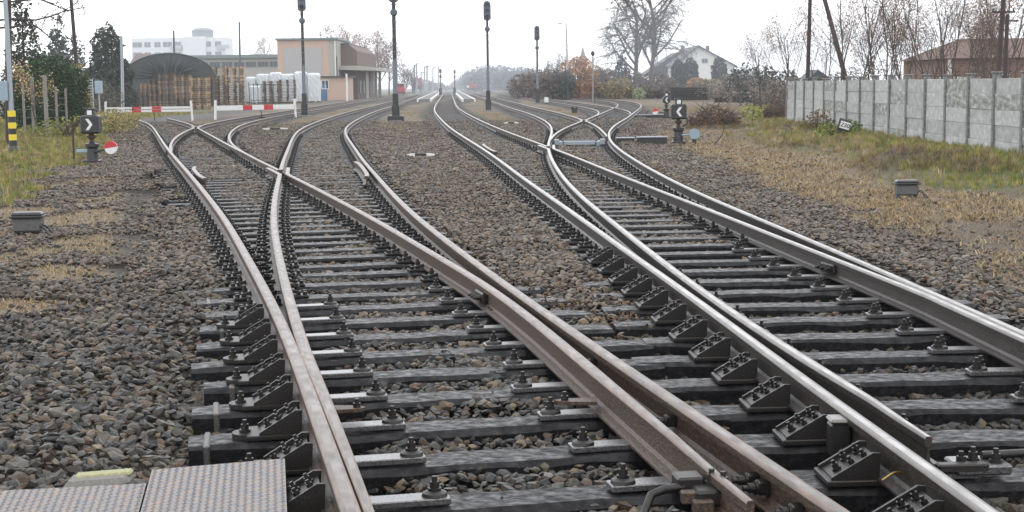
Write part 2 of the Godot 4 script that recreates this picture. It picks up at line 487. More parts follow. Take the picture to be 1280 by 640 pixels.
func ground_color(x: float, d: float) -> Color:
	var stone := Color(0.095, 0.080, 0.066)
	var tan := Color(0.30, 0.235, 0.150)
	var grn := Color(0.130, 0.150, 0.045)
	var earth := Color(0.15, 0.115, 0.085)
	var gravel := Color(0.17, 0.16, 0.15)
	var n := near_track(x, d)
	var w := wide_of(x, d)
	var k := noise.get_noise_2d(x * 2.2 + 7, d * 2.2)
	var k2 := noise2.get_noise_2d(x, d)
	var c := stone
	if w < -1.9:                                    # left of the tracks: gravel with tan moss
		c = c.lerp(gravel, smooth(-1.9, -3.2, w))
		c = c.lerp(Color(0.33, 0.265, 0.175), moss(x, d) * 0.95)
		c = c.lerp(grn.lerp(tan, clampf(0.35 + k, 0, 1)), smooth(0.0, 0.8, green_left(x, d)))
	elif w > 1.2:
		var o := x - ballast_edge_right(d) + k * 0.7
		c = c.lerp(tan.lerp(earth, clampf(0.4 + k2 * 1.4, 0, 1)), smooth(0.0, 0.5, o))
		c = c.lerp(grn.lerp(tan, clampf(0.3 + k * 1.2, 0, 1)), smooth(0.0, 1.0, green_right(x, d)))
	if d > 36.0 and n > 1.2 and w > -4.0 and w < 4.0:
		c = c.lerp(tan.lerp(earth, clampf(0.3 + k2 * 1.5, 0, 1)), smooth(1.25, 1.75, n + k * 0.5) * smooth(36.0, 50.0, d) * 0.9)
	for m in MOUNDS:
		var q := Vector2((x - m[0]) / m[2], (d - m[1]) / m[3]).length_squared()
		c = c.lerp(Color(0.115, 0.085, 0.06), exp(-q * 1.2) * 0.8)
	return c
func axis(lo: float, hi: float, step: float, far_lo: float, far_hi: float) -> PackedFloat32Array:
	var a := PackedFloat32Array()
	var x := lo
	var left := []
	var s := step
	while x > far_lo:
		s *= 1.16
		x -= s
		left.push_front(x)
	for i in left: a.append(i)
	x = lo
	while x < hi:
		a.append(x)
		x += step
	s = step
	while x < far_hi:
		a.append(x)
		s *= 1.07
		x += s
	a.append(far_hi)
	return a
func make_ground() -> void:
	var xs := axis(-16.0, 13.0, 0.25, -500.0, 500.0)
	var ds := axis(2.0, 50.0, 0.25, -60.0, 900.0)
	var nx := xs.size()
	var v := PackedVector3Array()
	var c := PackedColorArray()
	for d in ds:
		for x in xs:
			v.append(Vector3(x, ground_y(x, maxf(d, 3.0)), -d))
			c.append(ground_color(x, maxf(d, 3.0)))
	var idx := PackedInt32Array()
	var nrm := PackedVector3Array()
	nrm.resize(v.size())
	nrm.fill(Vector3.UP)
	for j in ds.size() - 1:
		for i in nx - 1:
			var a := j * nx + i
			idx.append_array([a, a + nx, a + 1, a + 1, a + nx, a + nx + 1])
			var fn := (v[a + 1] - v[a]).cross(v[a + nx] - v[a]).normalized()
			nrm[a] = fn if fn.y > 0 else -fn
	var arr := []
	arr.resize(Mesh.ARRAY_MAX)
	arr[Mesh.ARRAY_VERTEX] = v; arr[Mesh.ARRAY_NORMAL] = nrm; arr[Mesh.ARRAY_COLOR] = c; arr[Mesh.ARRAY_INDEX] = idx
	var m := ArrayMesh.new()
	m.add_surface_from_arrays(Mesh.PRIMITIVE_TRIANGLES, arr)
	m.surface_set_material(0, M.ground)
	solo("ground", m, "", "", Transform3D(), "", "structure")

# ---------------------------------------------------------------- rails
const HEAD := [[-0.0625, -0.149], [-0.0625, -0.139], [-0.022, -0.130], [-0.008, -0.118], [-0.008, -0.052], [-0.033, -0.040], [-0.035, -0.012]]
func rail_mesh(path: Array, body: Material, top: Material, tip := 0.0, tip_end := -1) -> ArrayMesh:
	# path: points on the centre line at running level; tip > 0 thins the head over that length at one end
	var prof := []
	for q in HEAD: prof.append(Vector2(q[0], q[1]))
	for i in range(HEAD.size() - 1, -1, -1): prof.append(Vector2(-HEAD[i][0], HEAD[i][1]))
	var crown := [Vector2(0.035, -0.012), Vector2(0.029, -0.0035), Vector2(0.0155, -0.0006), Vector2(-0.0155, -0.0006), Vector2(-0.029, -0.0035), Vector2(-0.035, -0.012)]
	var tilt := [1.25, 0.6, 0.16, -0.16, -0.6, -1.25]
	var ed := MB.new()
	var rn := []
	var b := MB.new()
	var s := MB.new()
	var along := [0.0]
	for i in range(1, path.size()): along.append(along[-1] + (path[i] - path[i - 1]).length())
	var total: float = along[-1]
	var rb := []
	var rs := []
	for i in path.size():
		var dir: Vector3 = (path[mini(i + 1, path.size() - 1)] - path[maxi(i - 1, 0)]).normalized()
		var right := dir.cross(Vector3.UP).normalized()
		var left_over: float = (along[i] if tip_end < 0 else total - along[i])
		var k := 1.0
		var drop := 0.0
		if tip > 0.0 and left_over < tip:
			k = lerpf(0.42, 1.0, left_over / tip)
			drop = 0.018 * (1.0 - smooth(0.0, tip * 0.5, left_over))
		var l1 := []
		for q in prof: l1.append(path[i] + right * q.x * (k if q.y > -0.1 else 1.0) + Vector3.UP * (q.y - (drop if q.y > -0.1 else 0.0)))
		var l2 := []
		for q in crown: l2.append(path[i] + right * q.x * k + Vector3.UP * (q.y - drop))
		var l3_ := []
		for a in tilt: l3_.append(right * sin(a) + Vector3.UP * cos(a))
		rb.append(l1); rs.append(l2); rn.append(l3_)
	for i in path.size() - 1:
		for k in prof.size() - 1: b.quad(rb[i][k], rb[i][k + 1], rb[i + 1][k + 1], rb[i + 1][k])
		for k in crown.size() - 1:
			var q: MB = s if k == 2 else ed
			q.squad(rs[i][k + 1], rs[i][k], rs[i + 1][k], rs[i + 1][k + 1], rn[i][k + 1], rn[i][k], rn[i + 1][k], rn[i + 1][k + 1])
		b.quad(rb[i][0], rb[i + 1][0], rb[i + 1][-1], rb[i][-1])
	for e in [0, path.size() - 1]:
		var o: Array = rb[e]
		for k in 6:
			b.quad(o[k], o[k + 1], o[12 - k], o[13 - k])
		b.quad(o[6], rs[e][5], rs[e][0], o[7])
		for k in range(1, 5): b.tri(rs[e][5], rs[e][k], rs[e][k - 1])
	# faces: the loops above run the same way round at both ends; the tracer draws both sides
	var m := ArrayMesh.new()
	b.add_to(m, body)
	s.add_to(m, top)
	ed.add_to(m, M["rail_edge_grey"] if top == M["rail_top_grey"] else M["rail_edge_brown"])
	return m
func run(xf: Callable, d0: float, d1: float, lift := 0.0) -> Array:
	var p := []
	var d := d0
	while d < d1:
		p.append(Vector3(xf.call(d), RAIL_TOP + lift, -d))
		d += 0.3 if d < 12.0 else 0.5 if d < 36.0 else 1.0 if d < 90.0 else 4.0
	p.append(Vector3(xf.call(d1), RAIL_TOP + lift, -d1))
	return p
func lerp_table(tb: Array, d: float) -> float:
	if d <= tb[0][0]: return tb[0][1]
	for i in range(1, tb.size()):
		if d <= tb[i][0]: return lerpf(tb[i - 1][1], tb[i][1], (d - tb[i - 1][0]) / (tb[i][0] - tb[i - 1][0]))
	return tb[-1][1]
func rail(parent: Node, called: String, path: Array, body := "rail_rust", top := "rail_top_brown", tip := 0.0, tip_end := -1) -> MeshInstance3D:
	return part(parent, called, rail_mesh(path, M[body], M[top], tip, tip_end))

# ---------------------------------------------------------------- sleepers and fastenings
func sleeper_mesh(length: float, variant: int, near: bool) -> ArrayMesh:
	var key := "sl%.1f_%d_%s" % [length, variant, near]
	if mesh_cache.has(key): return mesh_cache[key]
	var m := MB.new()
	var r := RandomNumberGenerator.new()
	r.seed = hash(key)
	if not near:
		m.box(T(Vector3(0, -0.08, 0)), Vector3(length, 0.16, 0.25), 0.018)
	else:
		var seg := 14
		var rings := []
		for i in seg + 1:
			var x := -length / 2 + length * i / seg
			var w := 0.128 + r.randf_range(-0.006, 0.006)
			var h := r.randf_range(-0.006, 0.002)
			var ch := 0.022 + r.randf_range(-0.006, 0.01)
			var e := 1.0 if i > 0 and i < seg else 0.94
			rings.append([Vector3(x, -0.17, w * e), Vector3(x, -ch + h, w * e), Vector3(x, -0.006 * (1 - e) * 20 + h, (w - ch * 1.3) * e), Vector3(x, -0.006 * (1 - e) * 20 + h, -(w - ch * 1.3) * e), Vector3(x, -ch + h, -w * e), Vector3(x, -0.17, -w * e)])
		for i in seg:
			for k in 5: m.quad(rings[i][k], rings[i + 1][k], rings[i + 1][k + 1], rings[i][k + 1])
		for e in [0, seg]:
			var o: Array = rings[e]
			m.quad(o[0], o[1], o[4], o[5]); m.quad(o[1], o[2], o[3], o[4])
	mesh_cache[key] = m.mesh(M.tarred_wood if near or variant < 2 else M.old_wood)
	return mesh_cache[key]
func bolt_mesh() -> ArrayMesh:
	if mesh_cache.has("bolt"): return mesh_cache.bolt
	var m := MB.new()
	m.cyl(Vector3(0, 0, 0), Vector3(0, 0.012, 0), 0.026, 10)
	m.cyl(Vector3(0, 0.012, 0), Vector3(0, 0.036, 0), 0.019, 6)
	m.cyl(Vector3(0, 0.036, 0), Vector3(0, 0.056, 0), 0.011, 6)
	mesh_cache["bolt"] = m.mesh(M.iron_dark)
	return mesh_cache.bolt
func chair_mesh(fine: bool) -> ArrayMesh:                      # ribbed plate with two clips and bolts under a rail; x across the rail
	var key := "chair%s" % fine
	if mesh_cache.has(key): return mesh_cache[key]
	var m := MB.new()
	m.box(T(Vector3(0, 0.010, 0)), Vector3(0.36, 0.02, 0.15), 0.004)
	for s in [-1.0, 1.0]:
		m.box(T(Vector3(s * 0.088, 0.042, 0), 0, 0, -s * 0.25), Vector3(0.075, 0.026, 0.075), 0.005 if fine else 0.0)
		m.cyl(Vector3(s * 0.098, 0.05, 0), Vector3(s * 0.098, 0.082, 0), 0.021, 6)
		m.cyl(Vector3(s * 0.098, 0.082, 0), Vector3(s * 0.098, 0.102, 0), 0.012, 5)
		if fine:
			for z in [-0.045, 0.045]: m.cyl(Vector3(s * 0.155, 0.02, z), Vector3(s * 0.155, 0.045, z), 0.018, 6)
		else: m.cyl(Vector3(s * 0.155, 0.02, 0), Vector3(s * 0.155, 0.045, 0), 0.02, 5)
	mesh_cache[key] = m.mesh(M.iron_dark)
	return mesh_cache[key]
func brace(parent: Node, at_rail: Vector3, turn: float, side: float, slot: bool) -> void:   # side -1: outside of a left-hand rail; along its own -x away from the rail
	var t := Transform3D(Basis(Vector3.UP, turn), Vector3(at_rail.x, 0, at_rail.z)) * Transform3D(Basis.from_scale(Vector3(-side, 1, 1)), Vector3.ZERO)
	if not mesh_cache.has("brace"):
		var m := MB.new()
		m.box(T(Vector3(-0.155, 0.012, 0)), Vector3(0.27, 0.024, 0.2), 0.004)
		m.cyl(Vector3(-0.285, 0, 0), Vector3(-0.285, 0.0225, 0), 0.068, 14)
		mesh_cache["brace"] = m.mesh(M.iron_dark)
		m = MB.new()
		m.box(T(Vector3(-0.135, 0.012, 0)), Vector3(0.23, 0.024, 0.215), 0.004)
		mesh_cache["brace_short"] = m.mesh(M.iron_dark)
		var g := MB.new()
		g.prism(PackedVector2Array([Vector2(-0.235, 0.024), Vector2(-0.05, 0.024), Vector2(-0.045, 0.128), Vector2(-0.075, 0.130), Vector2(-0.235, 0.036)]), T(Vector3(0, 0, -0.007)), 0.014)
		mesh_cache["gusset"] = g.mesh(M.iron_dark)
		var w := MB.new()
		w.prism(PackedVector2Array([Vector2(-0.225, 0.026), Vector2(-0.05, 0.026), Vector2(-0.06, 0.112), Vector2(-0.225, 0.028)]), T(Vector3(0, 0, -0.084)), 0.168)
		mesh_cache["wedge"] = w.mesh(M.iron_dark)
	var o := part(parent, "rail_brace", mesh_cache.brace if slot else mesh_cache.brace_short, t)
	part(o, "gusset", mesh_cache.gusset, T(Vector3(0, 0, -0.092)))
	part(o, "gusset", mesh_cache.gusset, T(Vector3(0, 0, 0.092)))
	part(o, "wedge", mesh_cache.wedge)
	var tilt := atan2(0.084, 0.165)
	for q in [[-0.09, 0.045], [-0.092, -0.047], [-0.14, 0.05], [-0.143, -0.042], [-0.19, 0.01]]:
		part(o, "bolt", bolt_mesh(), Transform3D(Basis(Vector3(0, 0, 1), tilt).scaled_local(Vector3.ONE * 0.72), Vector3(q[0], 0.142 + (q[0]) * 0.509, q[1])))
	if slot: part(o, "bolt", bolt_mesh(), T(Vector3(-0.295, 0.0225, 0)))
func slide_chair(parent: Node, at_rail: Vector3, turn: float, side: float, reach: float, twin: bool) -> void:   # side: which way from the rail it reaches
	var key := "slide%.2f" % reach
	if not mesh_cache.has(key):
		var m := MB.new()
		m.box(T(Vector3(reach / 2, 0.013, 0)), Vector3(reach, 0.026, 0.10), 0.004)
		mesh_cache[key] = m.mesh(M.slide_plate)
		var b := MB.new()
		b.lathe([Vector2(0.05, 0.0), Vector2(0.046, 0.012), Vector2(0.03, 0.02), Vector2(0.0, 0.022)], Transform3D(), 12)
		mesh_cache["boss"] = b.mesh(M.iron_dark)
	var t := Transform3D(Basis(Vector3.UP, turn), Vector3(at_rail.x, 0.002, at_rail.z)) * Transform3D(Basis.from_scale(Vector3(side, 1, 1)), Vector3.ZERO)
	var o := part(parent, "slide_chair", mesh_cache[key], t)
	part(o, "boss", mesh_cache.boss, T(Vector3(reach - 0.055, 0.026, 0)))
	if twin:
		part(o, "bolt", bolt_mesh(), T(Vector3(reach - 0.075, 0.040, -0.022)))
		part(o, "bolt", bolt_mesh(), T(Vector3(reach - 0.035, 0.040, 0.028)))
	else:
		part(o, "bolt", bolt_mesh(), T(Vector3(reach - 0.055, 0.044, 0)))

const P1 := 23.98
const P2 := 52.16
const P3 := 32.10
const P4 := 55.36
const P5 := 83.82
func l2(d: float) -> float: return maxf(rail_x("T2", -1, d), rail_x("T1a", -1, d) + 0.062)
func l3(d: float) -> float: return rail_x("T1b", 1, d) - 0.19 * (1.0 - smoothstep(4.4, 10.6, d))
func r2(d: float) -> float: return rail_x("T4a", -1, d) + 0.31 * pow(maxf(0.0, 13.0 - d) / 7.75, 2.46)
func r3(d: float) -> float: return minf(rail_x("T3", 1, d), rail_x("T4d", 1, d) - 0.064)
func frog(parent: Node, a: Callable, b: Callable, p: float, a0: float, b0: float, body: String, top: String, tip_a := 0.0, tip_b := 0.0, reach := 0.9) -> void:
	# a runs from the left to the right across b at depth p: the near rails bend out as wing rails
	rail(parent, "switch_rail", run(func(d): return minf(a.call(d), b.call(d) - 0.118), a0, p + reach), body, top, tip_a)
	rail(parent, "switch_rail", run(func(d): return maxf(b.call(d), a.call(d) + 0.118), b0, p + reach), body, top, tip_b)
func track_of(called: String, label: String, d: float) -> Node3D:
	return thing(called, label, "railway track" if called == "railway_track" else "railway switch", Vector3.ZERO, 0, "station tracks")

func sleepers(parent: Node, lines: Array, d0: float, d1: float, step: float, extra := 0.0, near_to := 12.0) -> Array:
	var made := []
	var d := d0
	var k := 0
	while d < d1:
		var lo := 1e9
		var hi := -1e9
		var slope := 0.0
		for t in lines:
			var s := spline(t, d)
			lo = minf(lo, s.x); hi = maxf(hi, s.x)
			slope += s.y / lines.size()
		var mid := (lo + hi) / 2
		var length: float = snappedf(2.5 + (hi - lo) + extra + rnd(-0.08, 0.1), 0.1)
		var turn := atan(-slope) * 1.0
		var near := d < near_to
		var var_ := rng.randi() % 3
		var o := part(parent, "sleeper", sleeper_mesh(length, rng.randi() % 4 if near else var_, near), Transform3D(Basis(Vector3.UP, -atan(slope) * -1.0), Vector3(mid + (rnd(-0.1, 0.06) if near else rnd(-0.03, 0.03)), rnd(-0.004, 0.0), -d)))
		o.rotation.y = atan(slope) * -1.0
		if near and lines.has("T1a") and rng.randf() < 0.5:
			if not mesh_cache.has("band"):
				var bm := MB.new()
				bm.box(T(Vector3(0, -0.075, 0)), Vector3(0.028, 0.156, 0.272), 0.006)
				mesh_cache["band"] = bm.mesh(M.iron_band)
			part(o, "steel_band", mesh_cache.band, T(Vector3(-length / 2 + rnd(0.05, 0.16), 0, 0), rnd(-0.05, 0.05)))
		made.append([d, mid, o.rotation.y, length])
		d += step * (1.0 + rnd(-0.02, 0.02))
		k += 1
	return made
func chairs(parent: Node, made: Array, xf: Callable, d0: float, d1: float, fine_to := 14.0) -> void:
	for s in made:
		# the sleeper is turned: find where the rail crosses it
		var d: float = s[0]
		var x := 0.0
		for it in 3:
			x = xf.call(d)
			d = s[0] + (x - s[1]) * sin(s[2])
		if d < d0 or d > d1: continue
		var ang := atan((xf.call(d + 0.2) - xf.call(d - 0.2)) / 0.4)
		part(parent, "rail_chair", chair_mesh(d < fine_to), Transform3D(Basis(Vector3.UP, -ang), Vector3(x, 0.001, -d)))
func on_sleepers(made: Array, xf: Callable, d0: float, d1: float) -> Array:
	var out := []
	for s in made:
		var d: float = s[0]
		var x := 0.0
		for it in 3:
			x = xf.call(d)
			d = s[0] + (x - s[1]) * sin(s[2])
		if d >= d0 and d <= d1: out.append([Vector3(x, 0, -d), s[2]])
	return out

func make_tracks() -> void:
	# ---- near left turnout
	var a := track_of("railway_turnout", "turnout with brown rails, its loose switch blade ending beside the checkered steel plate", 4)
	var sl := sleepers(a, ["T1a", "T2"], 4.06, 28.0, 0.6, 0.0, 13.0)
	rail(a, "stock_rail", run(func(d): return rail_x("T1a", -1, d), 3.3, 28.0))
	rail(a, "stock_rail", run(func(d): return rail_x("T2", 1, d), 3.3, 28.0))
	frog(a, l2, l3, P1, 3.6, 4.66, "rail_rust", "rail_top_brown", 4.0, 2.2)
	rail(a, "frog_rail", run(func(d): return rail_x("T2", -1, d), P1 + 0.25, 28.0))
	rail(a, "frog_rail", run(func(d): return rail_x("T1b", 1, d), P1 + 0.25, 28.0, -0.002))
	rail(a, "check_rail", run(func(d): return rail_x("T1a", -1, d) + 0.125 + 0.05 * pow(absf(d - 23.6) / 1.6, 4), 22.0, 25.3, 0.012), "rail_rust")
	rail(a, "check_rail", run(func(d): return rail_x("T2", 1, d) - 0.125 - 0.05 * pow(absf(d - 24.2) / 2.2, 4), 22.0, 26.4, 0.012), "rail_rust")
	chairs(a, sl, func(d): return rail_x("T1a", -1, d), 9.6, 28.0)
	chairs(a, sl, func(d): return rail_x("T2", 1, d), 9.6, 28.0)
	chairs(a, sl, l2, 10.4, 28.0)
	chairs(a, sl, l3, 11.2, 28.0)
	for q in on_sleepers(sl, func(d): return rail_x("T1a", -1, d), 4.0, 9.6): brace(a, q[0], q[1], -1, true)
	for q in on_sleepers(sl, l2, 4.0, 10.4): slide_chair(a, q[0], q[1], 1, 0.36, false)
	for q in on_sleepers(sl, func(d): return rail_x("T2", 1, d), 4.6, 11.2): slide_chair(a, q[0], q[1], -1, 0.5 if q[0].z > -7.5 else 0.42, false)
	# ---- near right turnout
	var b := track_of("railway_turnout", "turnout with grey shiny rails and box-shaped braces beside its left-hand rail", 4)
	var sr := sleepers(b, ["T3", "T4a"], 4.22, 35.0, 0.63, 0.0, 13.0)
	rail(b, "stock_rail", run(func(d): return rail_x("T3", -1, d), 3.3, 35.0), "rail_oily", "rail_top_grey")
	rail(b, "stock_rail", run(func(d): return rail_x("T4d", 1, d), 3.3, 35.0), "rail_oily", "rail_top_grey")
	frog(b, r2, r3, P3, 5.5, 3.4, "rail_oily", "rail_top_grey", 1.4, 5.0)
	rail(b, "frog_rail", run(func(d): return rail_x("T4a", -1, d), P3 + 0.25, 35.0), "rail_rust", "rail_top_grey")
	rail(b, "frog_rail", run(func(d): return rail_x("T3", 1, d), P3 + 0.25, 35.0, -0.002), "rail_rust", "rail_top_grey")
	rail(b, "check_rail", run(func(d): return rail_x("T3", -1, d) + 0.125 + 0.05 * pow(absf(d - 31.8) / 2.0, 4), 29.8, 33.8, 0.012), "rail_rust", "rail_top_brown")
	chairs(b, sr, func(d): return rail_x("T3", -1, d), 12.6, 35.0)
	chairs(b, sr, func(d): return rail_x("T4d", 1, d), 12.6, 35.0)
	chairs(b, sr, r2, 12.6, 35.0)
	chairs(b, sr, r3, 13.2, 35.0)
	for q in on_sleepers(sr, func(d): return rail_x("T3", -1, d), 4.0, 12.6): brace(b, q[0], q[1], -1, false)
	for q in on_sleepers(sr, r3, 4.0, 13.2): slide_chair(b, q[0], q[1], -1, 0.34, true)
	for q in on_sleepers(sr, func(d): return rail_x("T3", -1, d), 5.2, 12.6): slide_chair(b, q[0], q[1], 1, 0.36, false)
	# ---- second turnout on the left
	var c := track_of("railway_turnout", "turnout that leads off to the striped barriers before the pallet yard", 40)
	var sc := sleepers(c, ["T1a", "T1b"], 28.3, 56.0, 0.62)
	rail(c, "stock_rail", run(func(d): return rail_x("T1a", -1, d), 28.01, 56.0))
	rail(c, "stock_rail", run(func(d): return rail_x("T1b", 1, d), 28.01, 56.0))
	frog(c, func(d): return rail_x("T1b", -1, d), func(d): return rail_x("T1a", 1, d), P2, 31.6, 31.2, "rail_rust", "rail_top_brown", 1.5, 1.5)
	rail(c, "frog_rail", run(func(d): return rail_x("T1b", -1, d), P2 + 0.3, 56.0))
	rail(c, "frog_rail", run(func(d): return rail_x("T1a", 1, d), P2 + 0.3, 56.0, -0.002))
	for q in [["T1a", -1, 28.0], ["T1b", 1, 28.0], ["T1b", -1, 33.0], ["T1a", 1, 33.0]]:
		chairs(c, sc, func(d): return rail_x(q[0], q[1], d), q[2], 50.0)
	# ---- second turnout on the right
	var e := track_of("railway_turnout", "turnout with a grey steel drive box between its rails, beside the square arrow lantern", 40)
	var se := sleepers(e, ["T4a", "T4c"], 35.3, 60.0, 0.62)
	rail(e, "stock_rail", run(func(d): return rail_x("T4a", -1, d), 35.01, 60.0), "rail_rust", "rail_top_grey")
	rail(e, "stock_rail", run(func(d): return rail_x("T4d", 1, d), 35.01, 60.0), "rail_rust", "rail_top_grey")
	cross_rails(e, "T4c", "T4a", P4, 35.6, 38.4, 60.0)
	for q in [["T4a", -1, 35.0], ["T4d", 1, 35.0], ["T4c", -1, 37.0], ["T4a", 1, 40.0]]:
		chairs(e, se, func(d): return rail_x(q[0], q[1], d), q[2], 48.0)
	# ---- third turnout on the right
	var g := track_of("railway_turnout", "farthest turnout, beside the round arrow lantern with the red and white disc", 80)
	sleepers(g, ["T4c", "T4d"], 60.3, 84.0, 0.64)
	rail(g, "stock_rail", run(func(d): return rail_x("T4c", -1, d), 60.01, 96.0), "rail_rust", "rail_top_grey")
	rail(g, "stock_rail", run(func(d): return rail_x("T4d", 1, d), 60.01, 96.0), "rail_rust", "rail_top_grey")
	cross_rails(g, "T4d", "T4c", P5, 64.0, 66.0, 96.0)
	# ---- plain tracks
	plain("T1a", 56.01, 69.0, 1, "short track that ends in the grass before the striped barrier", "rail_top_brown")
	plain("T1b", 56.01, 400.0, 1, "track that runs past the white wrapped loads and the brick building", "rail_top_brown")
	plain("T2", 28.01, 400.0, 2, "track between the two tall black signal masts on the left", "rail_top_brown")
	plain("T3", 35.01, 400.0, 3, "track that runs between the low white platform edges", "rail_top_grey")
	plain("T4a", 60.01, 400.0, 1, "track that passes between the two three-lamp signal masts", "rail_top_grey")
	plain("T4c", 96.01, 400.0, 0, "track behind the short signal mast, left of the outermost one", "rail_top_grey")
	plain("T4d", 96.01, 400.0, 0, "outermost track, along the tan grass before the bushes", "rail_top_grey")
func cross_rails(p: Node, left_of: String, right_of: String, at_d: float, a0: float, b0: float, end: float) -> void:
	# the left rail of the right-hand branch crosses the right rail of the left-hand branch
	frog(p, func(d): return rail_x(left_of, -1, d), func(d): return rail_x(right_of, 1, d), at_d, a0, b0, "rail_rust", "rail_top_grey", 1.5, 1.5)
	rail(p, "frog_rail", run(func(d): return rail_x(left_of, -1, d), at_d + 0.3, end), "rail_rust", "rail_top_grey")
	rail(p, "frog_rail", run(func(d): return rail_x(right_of, 1, d), at_d + 0.3, end, -0.002), "rail_rust", "rail_top_grey")
func plain(t: String, d0: float, d1: float, detail: int, label: String, top: String) -> void:
	var o := track_of("railway_track", label, d0)
	var s := []
	if detail: s = sleepers(o, [t], d0 + 0.3, minf(d1, maxf(78.0, d0 + 20.0)), 0.62)
	for side in [-1, 1]:
		rail(o, "rail", run(func(d): return rail_x(t, side, d), d0, d1), "rail_rust", top)
		if detail > 1: chairs(o, s, func(d): return rail_x(t, side, d), d0, 46.0)

# ---------------------------------------------------------------- ballast
func stone_mesh(k: int) -> ArrayMesh:
	var r := RandomNumberGenerator.new()
	r.seed = 900 + k
	var ph := (1.0 + sqrt(5.0)) / 2.0
	var p := [Vector3(-1, ph, 0), Vector3(1, ph, 0), Vector3(-1, -ph, 0), Vector3(1, -ph, 0), Vector3(0, -1, ph), Vector3(0, 1, ph), Vector3(0, -1, -ph), Vector3(0, 1, -ph), Vector3(ph, 0, -1), Vector3(ph, 0, 1), Vector3(-ph, 0, -1), Vector3(-ph, 0, 1)]
	var fc := [[0, 11, 5], [0, 5, 1], [0, 1, 7], [0, 7, 10], [0, 10, 11], [1, 5, 9], [5, 11, 4], [11, 10, 2], [10, 7, 6], [7, 1, 8], [3, 9, 4], [3, 4, 2], [3, 2, 6], [3, 6, 8], [3, 8, 9], [4, 9, 5], [2, 4, 11], [6, 2, 10], [8, 6, 7], [9, 8, 1]]
	var sq := Vector3(r.randf_range(0.8, 1.25), r.randf_range(0.45, 0.75), r.randf_range(0.65, 1.0))
	for i in 12:
		p[i] = p[i].normalized() * r.randf_range(0.5, 1.3) * sq
		p[i] = p[i].clamp(Vector3(-0.95, -0.55, -0.85), Vector3(0.95, 0.55, 0.85))
	var m := MB.new()
	for q in fc: m.tri(p[q[0]] * 0.5, p[q[1]] * 0.5, p[q[2]] * 0.5)
	return m.mesh(M.stone)
const STONE_TINTS := [[0.078, 0.076, 0.074], [0.115, 0.108, 0.098], [0.155, 0.132, 0.105], [0.052, 0.052, 0.053], [0.22, 0.172, 0.118], [0.145, 0.096, 0.064], [0.10, 0.088, 0.074], [0.17, 0.155, 0.135]]
